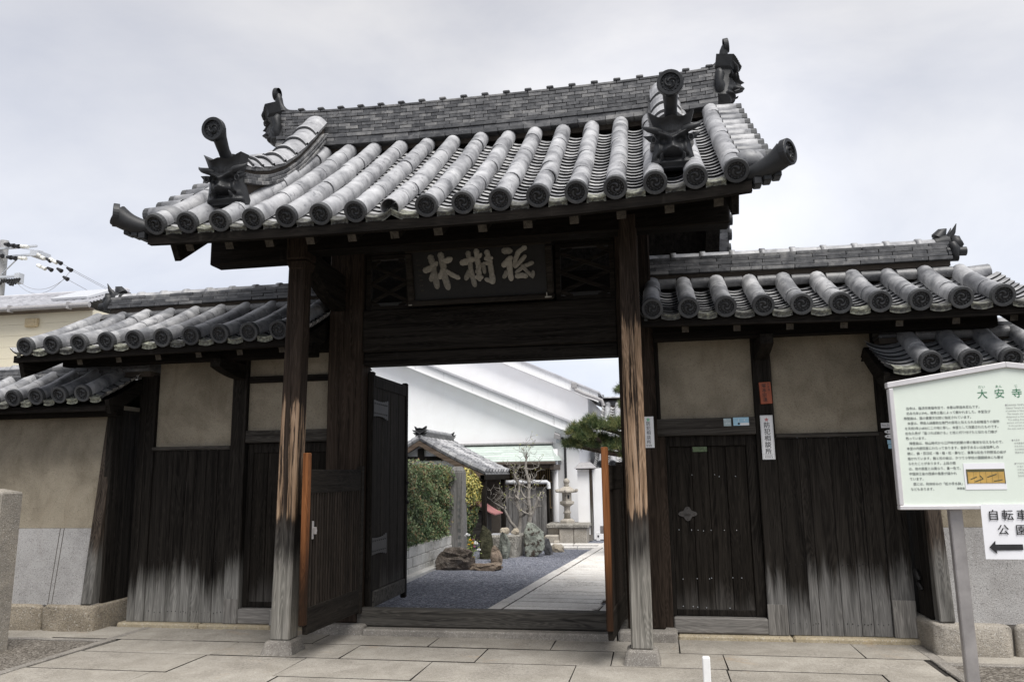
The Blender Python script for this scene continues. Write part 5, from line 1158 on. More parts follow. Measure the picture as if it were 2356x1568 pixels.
for ch, x in (('だい', 1.683), ('あん', 1.765), ('じ', 1.848)): text(ch, 0.017, (x, yt, 1.916), FR, 'CENTER', mb)
obj('title', mb, M['green'], ib)
LN = ['　当寺は、臨済宗東福寺派で、本尊は釈迦牟尼仏です。', '　応永元年(1394)、徳秀士蔭によって開かれました。本堂及び', '障壁画は、国の重要文化財に指定されています。', '　本堂は、堺商人納屋助左衛門の邸宅と伝えられる総檜造りの建物', 'を天和3年(1683)にこの地に移し、本堂として改築されたものです。', '松永久秀が「盈つれば缺ける」と柱に切り付けたと伝わる刀痕が', '残っています。', '　障壁画は、桃山時代から江戸時代初期の堺の繁栄を伝えるもので、', '本堂の内部四室にわたってあります。金砂子あるいは金箔押しの', '襖に、鶴・百日紅・梅・檜・松・藤など、豪華な彩色で狩野派の絵が', '描かれています。鶴と松の絵は、かつて小学校の国語読本にも載せ', 'られたことがあります。上段の間', 'は、他の部屋とは異なり、墨一色で、', '中国浙江省の西湖の風景が描かれ', 'ています。', '　庭には、利休好みの「虹の手水鉢」', 'などもあります。']
mb = MB()
for i, s in enumerate(LN): text(s, 0.0168, (1.288, yt, 1.813 - i * 0.0263), FR, 'LEFT', mb, 0.915, 0.006)
text('障壁画', 0.0125, (1.512, yt, 1.394), FR, 'LEFT', mb, 1, 0.006)
obj('japanese_text', mb, M['ink_soft'], ib)
mb = MB()
for i, s in enumerate(['●DAIANJI TEMPLE', ' Daianji Temple belongs to the Tofukuji school. Its object', 'of worship is Sakyamuni Buddha.', '  The temple was founded in 1394. Its main hall is', 'designated as National Important Cultural Property.', '  The sliding door paintings date from the Momoyama', 'period, and are shown in four rooms.', '  In the garden, a stone basin is', 'the style said to have been loved by tea masters.']): text(s, 0.0122, (1.784, yt, 1.818 - i * 0.0152), FR, 'LEFT', mb, 0.98)
obj('english_text', mb, M['ink_faint'], ib)
mb = MB()
for z0, ls in ((1.636, ['●大安寺', '　本寺属临济宗东福寺派', '　应永元年(1394年)', '　在正殿四室中有绘画', '　壁画中还有竹子']), (1.517, ['●다이안지(大安寺)', '　이 절은 임제종', '　오에이(應永)', '　장벽화는 중요', '　정원에는 돌'])):
    for i, s in enumerate(ls): text(s, 0.0105, (1.796, yt, z0 - i * 0.0158), FR, 'LEFT', mb, 0.95)
obj('small_text', mb, M['ink_faint'], ib)
mb = MB(); mb.box(1.553, 1.748, yb - 0.0025, yb - 0.0005, 1.388, 1.522, 0.5); ph = obj('photo_print', mb, M['paper'], ib)
mb = MB(); mb.box(1.567, 1.742, yb - 0.0045, yb - 0.003, 1.420, 1.478, 0.4); obj('gold_screen', mb, M['painting'], ph)
mb = MB(); mb.box(1.563, 1.745, yb - 0.0050, yb - 0.003, 1.478, 1.492, 0.4); mb.box(1.563, 1.568, yb - 0.0050, yb - 0.003, 1.418, 1.478, 0.4); mb.box(1.741, 1.745, yb - 0.0050, yb - 0.003, 1.418, 1.478, 0.4)
for k in range(1, 6): mb.box(1.567 + 0.029 * k, 1.568 + 0.029 * k, yb - 0.0050, yb - 0.0046, 1.420, 1.478, 0.4)
for (a, b) in (((1.60, 1.428), (1.64, 1.442)), ((1.64, 1.442), (1.625, 1.46)), ((1.66, 1.45), (1.705, 1.465)), ((1.58, 1.44), (1.61, 1.452)), ((1.69, 1.43), (1.73, 1.436))): mb.tube([(a[0], yb - 0.0047, a[1]), (b[0], yb - 0.0047, b[1])], 0.0028, 6, 0.4, flat=0.2, up=(0, 1, 0))
obj('dark_frame', mb, M['pgreen'], ph)
pn_ = thing('paper_notice', 'white paper notice with thick black arrow taped under the information board', 'notice', (1.8, 4.46, 1.05))
mb = MB(); V = []
for i in range(7):
    for j in range(5):
        f, k = i / 6, j / 4; V.append((1.606 + 0.40 * f + 0.002 * k, yb - 0.0165 - 0.003 * math.sin(f * 5) * (1 - k), 1.042 + 0.272 * k))
V2 = [(v[0], v[1] + 0.0015, v[2]) for v in V]
mb.add(V, [(i * 5 + j, i * 5 + 5 + j, i * 5 + 6 + j, i * 5 + j + 1) for i in range(6) for j in range(4)], 0.5, True); mb.add(V2, [(i * 5 + j, i * 5 + j + 1, i * 5 + 6 + j, i * 5 + 5 + j) for i in range(6) for j in range(4)], 0.5, True)
obj('sheet', mb, M['paper'], pn_)
mb = MB(); yp = yb - 0.0225
for ch, x in (('自', 1.661), ('転', 1.727), ('車', 1.795)): text(ch, 0.057, (x, yp, 1.256), FR, 'CENTER', mb, 1, 0.022)
for ch, x in (('公', 1.699), ('園', 1.783)): text(ch, 0.055, (x, yp, 1.183), FR, 'CENTER', mb, 1, 0.022)
mb.add([(1.626, yp, 1.101), (1.660, yp, 1.068), (1.658, yp, 1.086), (1.782, yp, 1.088), (1.782, yp, 1.116), (1.656, yp, 1.115), (1.657, yp, 1.134)], [tuple(range(7))], 0.5)
obj('lettering', mb, M['ink'], pn_)

# ------------------------------------------------------------------ small street things
mb = MB(); mb.box(0.222, 0.272, 5.58, 5.63, -0.2, 0.292, 0.5, 0.006); tag(obj('marker_stake', mb, M['bolt']), 'short white square stake standing in front of the small door', 'stake')
mb = MB(); hexa(mb, [(-6.17, 6.22, -0.2), (-5.885, 6.22, -0.2), (-5.885, 6.50, -0.2), (-6.17, 6.50, -0.2), (-6.15, 6.24, 1.405), (-5.862, 6.24, 1.405), (-5.862, 6.50, 1.405), (-6.15, 6.50, 1.405)], 0.5, 0.015)
V0 = len(mb.v); hexa(mb, [(-6.145, 6.245, 1.4), (-5.867, 6.245, 1.4), (-5.867, 6.495, 1.4), (-6.145, 6.495, 1.4), (-6.04, 6.35, 1.435), (-5.98, 6.35, 1.435), (-5.98, 6.39, 1.435), (-6.04, 6.39, 1.435)], 0.5, 0.006)
tag(obj('stone_pillar', mb, M['granite']), 'square speckled granite pillar standing before the low tan wall', 'pillar')

# ------------------------------------------------------------------ court: hedge wall, hedge, memorial post, stones
bw = thing('block_wall', 'low pale concrete block wall under the clipped hedge', 'wall', (-3.7, 11.5, 0.1))
mb = MB(); rg = random.Random(8)
def bwx(y): return -3.50 - 0.035 * (y - 10.7) * 0 + 0.02 * (y - 10.7)
for zi in range(3):
    y = 9.3 - (0.2 if zi % 2 else 0)
    while y < 13.3:
        mb.box(-3.72, -3.52 + 0.03 * (y - 11) * 0.5 + rg.uniform(-.002, .002), y, y + 0.392, 0.07 + zi * 0.145, 0.07 + zi * 0.145 + 0.140, rg.random(), 0.006); y += 0.398
obj('blocks', mb, M['block'], bw); mb = MB(); mb.box(-3.71, -3.55, 9.3, 13.4, 0.05, 0.495, 0.5); obj('joint', mb, M['mortar'], bw)
mb = MB(); mb.box(-3.74, -3.40, 9.1, 13.3, 0.0, 0.135, 0.7, 0.01); obj('footing', mb, M['block'], bw)
def leaves(name, boxes, n, size, mat, parent, seed, thick=0.12, dens=None):
    rg = random.Random(seed); mb = MB()
    for (x0, x1, y0, y1, z0, z1), cnt in zip(boxes, n):
        for _ in range(cnt):
            f = rg.random(); d = rg.random() ** 1.7 * thick
            px, py, pz = rg.uniform(x0, x1), rg.uniform(y0, y1), rg.uniform(z0, z1)
            wob = 0.045 * math.sin(px * 9 + pz * 7) + 0.04 * math.sin(py * 8 + pz * 11) + 0.03 * math.sin(pz * 17 + py * 3)
            if f < 0.62: px = x1 - d + wob; nn = Vector((1, 0, 0.25))
            elif f < 0.82: pz = z1 - d + wob; nn = Vector((0.2, -0.1, 1))
            elif f < 0.94: py = y0 + d - wob; nn = Vector((0, -1, 0.25))
            else: py = y1 - d + wob; nn = Vector((0, 1, 0.25))
            nn = (nn.normalized() + Vector((rg.gauss(0, .55), rg.gauss(0, .55), rg.gauss(0, .55)))).normalized()
            u = nn.orthogonal().normalized(); u.rotate(Matrix.Rotation(rg.uniform(0, 6.28), 3, nn)); v = nn.cross(u); s = size * rg.uniform(0.6, 1.3)
            c = Vector((px, py, pz)); clump = 0.5 + 0.5 * math.sin(px * 13 + 4 * math.sin(py * 6)) * math.sin(pz * 12 + py * 5)
            tone = min(1, max(0, 0.55 * clump + rg.gauss(0.27, 0.22) + 0.12 * (pz - z0) / (z1 - z0)))
            mb.add([c - u * s, c - v * s * 0.36 + nn * s * 0.1, c + u * s, c + v * s * 0.36 + nn * s * 0.1], [(0, 1, 2, 3)], tone)
    return obj(name, mb, mat, parent)
hd = thing('clipped_hedge', 'boxy clipped hedge of green and rust leaves on the block wall', 'hedge', (-3.9, 11.5, 0.5))
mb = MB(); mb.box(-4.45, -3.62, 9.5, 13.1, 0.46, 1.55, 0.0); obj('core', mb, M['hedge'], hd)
leaves('leaves', [(-4.5, -3.50, 9.4, 13.2, 0.50, 1.66)], [24000], 0.027, M['hedge'], hd, 1, 0.16)
hy = thing('clipped_hedge', 'smaller golden green hedge end behind the memorial post', 'hedge', (-3.6, 13.9, 0.3))
mb = MB(); mb.blob((-3.62, 13.75, 0.98), (0.28, 0.45, 0.55), 0.0, 12); obj('core', mb, M['hedge'], hy)
rg = random.Random(21); mb = MB(); mb2 = MB()
for _ in range(6500):
    d = Vector((rg.gauss(0, 1), rg.gauss(0, 1), rg.gauss(0, 1))).normalized(); d = Vector([math.copysign(abs(t) ** 0.72, t) for t in d]); d.x *= 0.55 + 0.45 * min(1, max(0, (d.z + 1) / 1.3)); q = 1 - rg.random() ** 2 * 0.22 + 0.05 * math.sin(d.x * 9 + d.z * 11)
    c = Vector((-3.56 + d.x * 0.42 * q, 13.75 + d.y * 0.55 * q, 0.95 + d.z * 0.66 * q)); nn = (d + Vector((rg.gauss(0, .6), rg.gauss(0, .6), rg.gauss(0, .6)))).normalized(); u = nn.orthogonal().normalized(); u.rotate(Matrix.Rotation(rg.uniform(0, 6.28), 3, nn)); v = nn.cross(u); s = 0.03 * rg.uniform(0.6, 1.3)
    (mb if d.z + rg.gauss(0, .25) > 0.0 else mb2).add([c - u * s, c - v * s * 0.36, c + u * s, c + v * s * 0.36], [(0, 1, 2, 3)], rg.random())
obj('golden_leaves', mb, M['hedge_y'], hy); obj('green_leaves', mb2, M['hedge'], hy)
mp_ = thing('memorial_post', 'tall weathered grey wooden memorial post beside the hedge', 'post', (-3.43, 13.2, 0.1))
mb = MB(); hexa(mb, [(-3.590, 13.10, 0.05), (-3.275, 13.10, 0.05), (-3.275, 13.38, 0.05), (-3.590, 13.38, 0.05), (-3.535, 13.13, 1.56), (-3.292, 13.13, 1.56), (-3.292, 13.34, 1.56), (-3.535, 13.34, 1.56)], 0.6, 0.012)
hexa(mb, [(-3.535, 13.13, 1.555), (-3.292, 13.13, 1.555), (-3.292, 13.34, 1.555), (-3.535, 13.34, 1.555), (-3.475, 13.18, 1.645), (-3.34, 13.18, 1.645), (-3.34, 13.29, 1.645), (-3.475, 13.29, 1.645)], 0.6, 0.012); obj('timber', mb, M['fence'], mp_)
mb = MB()
for i, ch in enumerate('南無大師徳秀士蔭尊碑'): text(ch, 0.075, (-3.37 + 0.002 * i, 13.127 - 0.0028 * i, 1.36 - i * 0.112), FR, 'CENTER', mb, 0.8, 0.004)
obj('carved_characters', mb, M['ink_soft'], mp_)
def stone(name, label, c, r, mat, seed, rough=0.16, n=38, group='stones in the gravel court', power=0.8, tilt=0.0, top=None, facet=9):
    mb = MB(); mb.blob((0, 0, 0), r, 0.5, n, seed, rough, None, power); rg = random.Random(seed); ph = [rg.uniform(0, 6) for _ in range(6)]
    mb.v = [(x + tilt * z + 0.06 * r[0] * math.sin(z / r[2] * 3 + ph[0]), y, z) for x, y, z in mb.v]
    if facet:                                              # split faces: cut the lump by random planes
        for _ in range(facet):
            d = Vector((rg.gauss(0, 1), rg.gauss(0, 1), rg.gauss(0, 0.8))).normalized(); sup = max(d.x * v[0] + d.y * v[1] + d.z * v[2] for v in mb.v) * rg.uniform(0.70, 0.90)
            mb.v = [tuple(Vector(v) - d * max(0, Vector(v).dot(d) - sup)) for v in mb.v]
        mb.s = [False] * len(mb.s)
    if top: mb.v = [(x * (1 - top * max(0, z / r[2])), y * (1 - top * max(0, z / r[2])), z) for x, y, z in mb.v]
    o = obj(name, mb, mat); o.location = c; return tag(o, label, 'stone', group)
stone('boulder', 'large brown boulder lying at the foot of the memorial post', (-3.13, 12.0, 0.17), (0.30, 0.22, 0.20), M['rock_b'], 5, 0.20, 38, power=0.62)
stone('flat_stone', 'low flat reddish stone in the gravel beside the brown boulder', (-2.64, 12.0, 0.10), (0.24, 0.19, 0.07), M['rock_w'], 9, 0.2, 38, power=0.7)
stone('standing_stone', 'dark mossy standing stone between the flowers and the stone basin', (-2.97, 13.42, 0.28), (0.115, 0.10, 0.36), M['rock_m'], 3, 0.12, 38, power=0.8, top=0.25)
stone('standing_stone', 'small tan pointed stone in front of the stone basin', (-2.70, 12.95, 0.18), (0.095, 0.085, 0.20), M['rock_w'], 12, 0.14, 38, top=0.55)
stone('standing_stone', 'slender green grey stone before the middle of the basin', (-2.66, 13.50, 0.26), (0.095, 0.085, 0.31), M['rock_g'], 14, 0.16, 38, top=0.42)
stone('standing_stone', 'tall lichen covered stone slab under the bare tree', (-2.22, 13.95, 0.33), (0.185, 0.10, 0.37), M['rock_l'], 17, 0.08, 38, power=0.62, top=0.22)
stone('standing_stone', 'dark mottled stone between the basin and the lichen covered slab', (-2.52, 14.2, 0.17), (0.10, 0.10, 0.17), M['rock_d'], 19, 0.18, 38)
stone('standing_stone', 'small leaning stone propped against the lichen covered slab', (-2.02, 14.25, 0.17), (0.075, 0.09, 0.20), M['rock_d'], 23, 0.15, 38, tilt=-0.25, top=0.3)
stone('step_stone', 'pale rounded stone at the end of the crossing path', (-1.92, 14.75, 0.12), (0.13, 0.12, 0.10), M['rock_o'], 29, 0.1, 38)
tb = thing('stone_basin', 'rough hewn pale stone basin between the upright stones', 'basin', (-2.75, 13.9, 0.1))
mb = MB(); nb_ = 18; V = []; rg = random.Random(6)
hexa(mb, [(-3.03, 13.66, 0.02), (-2.50, 13.66, 0.02), (-2.45, 14.1, 0.02), (-3.02, 14.1, 0.02), (-3.05, 13.62, 0.46), (-2.46, 13.64, 0.465), (-2.40, 14.12, 0.465), (-3.03, 14.12, 0.46)], 0.5, 0.03); obj('block', mb, M['rock_t'], tb)
mb = MB(); mb.box(-2.97, -2.53, 13.70, 14.04, 0.4605, 0.469, 0.3); obj('basin_water', mb, M['solar'], tb)
stone('round_stone', 'pale round stone resting on the left of the basin', (-2.71, 13.78, 0.52), (0.085, 0.075, 0.065), M['rock_o'], 31, 0.06, 38, 'stones on the basin rim')
stone('round_stone', 'pale peaked stone resting on the right of the basin', (-2.52, 13.80, 0.51), (0.08, 0.07, 0.06), M['rock_o'], 33, 0.1, 38, 'stones on the basin rim', top=0.4)
fl = thing('flower_vase', 'bunch of white and yellow chrysanthemums in a vase by the boulder', 'flowers', (-2.93, 12.2, 0.1))
mb = MB(); mb.lathe((-2.93, 12.22, 0.08), [(0.05, 0), (0.06, 0.06), (0.045, 0.14), (0.05, 0.17)], 14, 0.4); obj('vase', mb, M['clay'], fl)
mb = MB(); rg = random.Random(4); heads = []
for k in range(16):
    a = rg.uniform(0, 6.28); q = rg.uniform(0.02, 0.13); h = rg.uniform(0.30, 0.50); e = (-2.93 + q * math.cos(a), 12.2 + q * math.sin(a) * 0.7, 0.1 + h); mb.tube([(-2.93, 12.22, 0.22), (-2.93 + q * 0.3 * math.cos(a), 12.21, 0.1 + h * 0.6), e], 0.004, 5, rg.random()); heads.append(e)
for k in range(90):
    q = Vector((-2.93 + rg.gauss(0, .05), 12.2 + rg.gauss(0, .04), 0.1 + rg.uniform(.12, .38))); u = Vector((rg.gauss(0, 1), rg.gauss(0, 1), rg.gauss(0, 1))).normalized() * 0.025; v = u.orthogonal().normalized() * 0.008; mb.add([q - u, q - v, q + u, q + v], [(0, 1, 2, 3)], rg.random())
obj('stems', mb, M['stemg'], fl)
for nm, mt, hs, rr in (('white_flower', 'petal_w', [(-2.99, 12.2, 0.56), (-2.86, 12.18, 0.44), (-2.80, 12.16, 0.35)], 0.05), ('yellow_flower', 'petal_y', [(-2.94, 12.17, 0.49), (-2.90, 12.15, 0.45), (-2.96, 12.15, 0.43)], 0.032), ('pink_flower', 'petal_p', [(-2.89, 12.17, 0.50), (-2.87, 12.15, 0.40)], 0.022)):
    for i, h in enumerate(hs):
        mb = MB(); rg2 = random.Random(i)
        for k in range(46):
            d = Vector((rg2.gauss(0, 1), rg2.gauss(0, 1), abs(rg2.gauss(0, 1)))).normalized(); c = Vector(h); s = rr * rg2.uniform(.7, 1.1) * (0.7 if i == 2 else 1); v = d.orthogonal().normalized() * s * 0.22; mb.add([c, c + d * s * .6 - v, c + d * s, c + d * s * .6 + v], [(0, 1, 2, 3)], rg2.random())
        obj(nm, mb, M[mt], fl)

sh = thing('small_shrine', 'little wooden shrine box with faded red roof by the hedge', 'shrine', (-3.45, 15.2, 0.2))
mb = MB(); mb.box(-3.68, -3.30, 15.0, 15.45, 0.33, 0.80, 0.4, 0.006); obj('cabinet', mb, M['fence_d'] if 'fence_d' in M else M['trim'], sh)
mb = MB()
for x, y in ((-3.66, 15.02), (-3.32, 15.02), (-3.66, 15.42), (-3.32, 15.42)): mb.box(x - 0.02, x + 0.02, y - 0.02, y + 0.02, 0.05, 0.33, 0.5)
mb.box(-3.33, -3.285, 14.985, 15.03, 0.332, 0.80, 0.5); obj('stand', mb, M['fence'], sh)
mb = MB(); n = 6; V = []
for i in range(n + 1):
    f = i / n; x = -3.50 + 0.40 * f; z = 1.0 - 0.34 * f + 0.10 * f * f
    V += [(x, 14.86, z), (x, 15.6, z), (x, 15.6, z - 0.022), (x, 14.86, z - 0.022)]
F = [(4 * i + j, 4 * i + (j + 1) % 4, 4 * i + 4 + (j + 1) % 4, 4 * i + 4 + j) for i in range(n) for j in range(4)]; mb.add(V, F + [(3, 2, 1, 0), (4 * n, 4 * n + 1, 4 * n + 2, 4 * n + 3)], 0.5)
V = [(-7.0 - q[0], q[1], q[2]) for q in V]; mb.add(V, [f[::-1] for f in F] + [(0, 1, 2, 3), (4 * n + 3, 4 * n + 2, 4 * n + 1, 4 * n)], 0.5)
for k in range(6): mb.box(-3.50 + 0.0, -3.50 + 0.012, 14.88 + 0.0, 15.58, 1.0, 1.016, 0.3)
obj('roof', mb, M['redsheet'], sh)

fe = thing('board_fence', 'grey vertical board fence with white pipe along its top', 'fence', (-3.1, 17.2, 0.1))
xf = -3.82; k = 0
while xf < -2.49:
    mb = MB(); w_ = 0.105 + 0.02 * math.sin(k * 2.3); mb.box(xf, xf + w_ - 0.004, 17.18 + 0.012 * (k % 2), 17.21 + 0.012 * (k % 2), 0.17, 1.18, None, 0.004); obj('fence_board', mb, M['fence'], fe); xf += w_; k += 1
P_('rail', M['fence'], (-3.85, -2.47, 17.165, 17.235, 1.182, 1.215), (-3.85, -2.47, 17.16, 17.178, 0.19, 0.26), parent=fe)
P_('fence_post', M['wood'], (-3.13, -3.05, 17.24, 17.32, 0.1, 1.5), (-2.47, -2.39, 17.2, 17.3, 0.1, 1.32), parent=fe)
P_('footing', M['kerb'], (-3.9, -2.3, 17.1, 17.4, 0.0, 0.168), parent=fe)
mb = MB(); mb.tube([(-3.95, 17.1, 1.335), (-2.42, 17.1, 1.325), (-2.385, 17.1, 1.30), (-2.375, 17.1, 1.18)], 0.042, 12, 0.5)
for x in (-3.6, -3.15, -2.7): mb.tube([(x - .03, 17.1, 1.333), (x + .03, 17.1, 1.331)], 0.048, 12, 0.5)
obj('top_pipe', mb, M['capw'], fe)

# ------------------------------------------------------------------ stone lantern
tl_ = thing('lantern_plinth', 'wide rough granite plinth carrying the stone lantern by the white wall', 'plinth', (-1.85, 16.7, 0.1))
mb = MB(); mb.box(-2.36, -1.47, 16.38, 17.2, 0.39, 0.475, 0.5, 0.02); obj('top_slab', mb, M['rock_t'], tl_)
mb = MB(); mb.box(-2.09, -1.80, 16.42, 17.2, 0.05, 0.388, 0.4, 0.015); mb.box(-1.795, -1.52, 16.42, 17.2, 0.05, 0.388, 0.7, 0.015); mb.box(-2.34, -2.095, 16.5, 17.2, 0.05, 0.388, 0.6, 0.015); obj('blocks', mb, M['lantern'], tl_)
mb = MB(); mb.box(-2.36, -2.10, 16.2, 16.49, 0.03, 0.26, 0.6, 0.015); mb.box(-2.16, -2.05, 16.0, 16.19, 0.03, 0.17, 0.6, 0.015); obj('step', mb, M['lantern'], tl_)
la = thing('stone_lantern', 'pale stone lantern with curled roof corners on the granite plinth', 'lantern', (-1.955, 16.8, 0.475)); c = (-1.955, 16.8, 0.0)
mb = MB(); mb.lathe(c, [(0.165, 0.476), (0.165, 0.52), (0.13, 0.545), (0.095, 0.565)], 6, 0.5, False); obj('base', mb, M['lantern'], la)
mb = MB(); mb.lathe(c, [(0.070, 0.566), (0.064, 0.66), (0.080, 0.675), (0.080, 0.70), (0.064, 0.715), (0.064, 0.80), (0.078, 0.822)], 16, 0.5); obj('shaft', mb, M['lantern'], la)
mb = MB(); mb.lathe(c, [(0.085, 0.823), (0.155, 0.86), (0.165, 0.875), (0.165, 0.915), (0.125, 0.925)], 6, 0.5, False); obj('platform', mb, M['lantern'], la)
mb = MB(); mb.lathe(c, [(0.108, 0.926), (0.108, 1.095)], 6, 0.6, False); fb = obj('fire_box', mb, M['lantern'], la)
mb = MB(); mb.blob((-1.975, 16.705, 1.04), (0.014, 0.012, 0.014), 0.5, 10); mb.box(-1.93, -1.89, 16.70, 16.712, 0.98, 1.05, 0.4); obj('window', mb, M['ink'], fb)
mb = MB(); mb.lathe(c, [(0.16, 1.096), (0.205, 1.115), (0.20, 1.145), (0.14, 1.19), (0.075, 1.225), (0.05, 1.235)], 6, 0.4, False)
for k in range(6):
    a = 2 * math.pi * (k + 0.5) / 6; mb.tube([(c[0] + q * math.cos(a), c[1] + q * math.sin(a), z) for q, z in ((0.14, 1.16), (0.20, 1.125), (0.235, 1.13), (0.245, 1.155), (0.225, 1.17))], [0.02, 0.026, 0.028, 0.024, 0.012], 8, 0.4)
obj('roof', mb, M['lantern'], la)
mb = MB(); mb.lathe(c, [(0.05, 1.236), (0.062, 1.25), (0.04, 1.275), (0.062, 1.30), (0.07, 1.335), (0.05, 1.375), (0.012, 1.40)], 14, 0.3); obj('finial', mb, M['lantern'], la)
mb = MB(); mb.box(-1.37, -1.29, 16.95, 16.98, 0.10, 0.27, 0.5, 0.004); mk = thing('small_marker', 'tiny white marker plate on the gravel at the foot of the annex', 'marker', (-1.33, 16.96, 0.1)); obj('plate', mb, M['enamel'], mk)
mb = MB(); mb.blob((-1.33, 16.948, 0.19), (0.02, 0.004, 0.025), 0.5, 8); obj('mark', mb, M['ink'], mk)
# ------------------------------------------------------------------ white temple hall
def gable_hall(name, label, Y0, Y1, xr, apex, zl, drop, parentless=True):
    """gable wall in the plane Y0; zl(x) is the lower edge of the verge board on the right slope"""
    o = thing(name, label, 'temple hall', (apex, Y0, 0)); xl = 2 * apex - xr; pk = zl(apex)
    mb = MB(); V = [(xl, Y0, 0), (xr, Y0, 0), (xr, Y0, zl(xr) + 0.05), (apex, Y0, pk + 0.05), (xl, Y0, zl(xr) + 0.05)]; V += [(q[0], Y1, q[2]) for q in V]
    mb.add(V, [(0, 1, 2, 3, 4), (9, 8, 7, 6, 5), (1, 6, 7, 2), (0, 4, 9, 5)], 0.5); obj('wall', mb, M['white'], o)
    xe = xr + 0.32; mb = MB(); mt = MB(); ml = MB()
    for s_ in (1, -1):
        f = (lambda x: x) if s_ > 0 else (lambda x: 2 * apex - x)
        def quad(m_, xa, xb, o0, o1, ya, yb_):
            P = [(f(xa), ya, zl(xa) + o0), (f(xb), ya, zl(xb) + o0), (f(xb), yb_, zl(xb) + o0), (f(xa), yb_, zl(xa) + o0)]; P += [(q[0], q[1], q[2] - o0 + o1) for q in P]
            fs = [(0, 3, 2, 1), (4, 5, 6, 7), (0, 1, 5, 4), (1, 2, 6, 5), (2, 3, 7, 6), (3, 0, 4, 7)]
            m_.add(P, fs if s_ > 0 else [g_[::-1] for g_ in fs], rnd.random())
        quad(mb, apex, xe, 0.035, drop, Y0 - 0.25, Y0 - 0.02); quad(ml, apex, xe, 0.0, 0.034, Y0 - 0.27, Y0 - 0.02)
        n = 34
        for i in range(n):
            a, b = apex + (xe + 0.06 - apex) * i / n, apex + (xe + 0.06 - apex) * (i + 1) / n; quad(mt, a, b, drop + 0.002 - 0.010 * (i % 1), drop + 0.052, Y0 - 0.30, Y1 + 0.2)
    obj('verge_board', mb, M['fascia_w'], o); obj('verge_trim', ml, M['white'], o); obj('roof', mt, M['roof_far'], o); return o
h1 = gable_hall('temple_hall', 'white plastered hall with long sloping gable seen through the gate', 18.2, 22.6, -1.80, -9.4, lambda x: 2.44 - 0.428 * (x + 2.04), 0.235)
h2 = gable_hall('temple_hall', 'taller white gable rising behind the front white hall', 23.0, 30, -1.99, -9.0, lambda x: 3.80 - 0.448 * (x + 2.266), 0.26)
mb = MB(); mb.tube([(-2.33, 22.6, 3.98), (-2.30, 22.6, 3.88), (-2.05, 22.6, 3.76), (-1.55, 22.6, 3.56), (-1.5, 22.6, 3.40)], 0.05, 8, 0.4); mb.box(-2.42, -2.26, 22.55, 22.7, 3.93, 4.10, 0.4, 0.02); obj('gutter_pipe', mb, M['gutter'], h2)
mb = MB()
for k in range(7):
    f0, f1 = k / 7, (k + 1.04) / 7; y0, y1 = 18.17 - 1.2 * f0, 18.17 - 1.2 * f1; z0, z1 = 2.17 - 0.40 * f0 ** 0.9, 2.17 - 0.40 * f1 ** 0.9; xr0, xr1 = -2.44 + 0.22 * f0, -2.44 + 0.22 * f1; x = -7.0; rg = random.Random(k)
    while x < xr0 - 0.02:
        b = min(x + 0.5, xr0); b2 = b if b < xr0 else xr1; mb.add([(x, y0, z0 + .004), (b, y0, z0 + .004), (b2, y1, z1 + .012), (x, y1, z1 + .012), (x, y1, z1), (b2, y1, z1)], [(0, 3, 2, 1), (3, 4, 5, 2)], rg.random()); x += 0.5
mb.add([(-2.44, 18.17, 2.172), (-2.20, 18.17, 1.80), (-2.22, 16.97, 1.772)], [(0, 2, 1)], 0.3); obj('canopy', mb, M['copper'], h1)
P_('canopy_flashing', M['gutter'], (-7.0, -2.40, 18.05, 18.195, 2.175, 2.225), parent=h1)
P_('canopy_gutter', M['soffit'], (-7.0, -2.21, 16.93, 17.02, 1.70, 1.765), (-7.0, -2.3, 17.03, 17.2, 1.62, 1.75), (-2.33, -2.24, 16.98, 18.1, 1.58, 1.70), parent=h1)
P_('canopy_soffit', M['soffit'], (-7.0, -2.3, 17.21, 18.15, 1.70, 1.72), parent=h1)
P_('entrance_recess', M['interior'], (-7.0, -2.44, 18.10, 18.195, 0.12, 1.698), parent=h1)  # flat near-black panel, its colour replaces the unlit depth behind the slats
mb = MB(); x = -6.9
while x < -2.46: mb.box(x, x + 0.018, 18.06, 18.095, 0.75, 1.60, None); x += 0.05
for x in (-5.6, -4.9, -4.2, -3.5, -2.80): mb.box(x, x + 0.06, 18.05, 18.097, 0.14, 1.66, 0.5)
for z in (0.72, 1.30, 1.60): mb.box(-6.9, -2.45, 18.052, 18.096, z, z + 0.035, 0.4)
obj('slatted_door', mb, M['ochre'], h1)
mb = MB(); mb.tube([(-2.33, 17.85, 0.1), (-2.33, 17.85, 2.05)], 0.068, 18, 0.5); obj('white_column', mb, M['white'], h1)
mb = MB(); mb.tube([(-2.12, 18.10, 0.2), (-2.12, 18.10, 2.10), (-2.16, 18.1, 2.2), (-2.17, 18.05, 2.32)], 0.03, 8, 0.4); obj('drain_pipe', mb, M['black'], h1)
lp = thing('flood_lamp', 'small grey flood lamp fixed high on the white gable wall', 'lamp', (-2.26, 18.1, 2.3))
mb = MB(); hexa(mb, [(-2.36, 17.95, 2.30), (-2.22, 17.98, 2.26), (-2.20, 18.08, 2.26), (-2.34, 18.08, 2.30), (-2.34, 17.93, 2.42), (-2.20, 17.96, 2.36), (-2.20, 18.08, 2.40), (-2.34, 18.08, 2.46)], 0.5, 0.01); obj('lamp_head', mb, M['gutter'], lp)
mb = MB(); mb.box(-2.32, -2.22, 18.09, 18.198, 2.20, 2.28, 0.5, 0.01); obj('lamp_bracket', mb, M['zinc'], lp)
an = thing('annex_wall', 'white annex wall with small sheet metal cap beyond the lantern', 'wall', (-1.6, 17.2, 0.1))
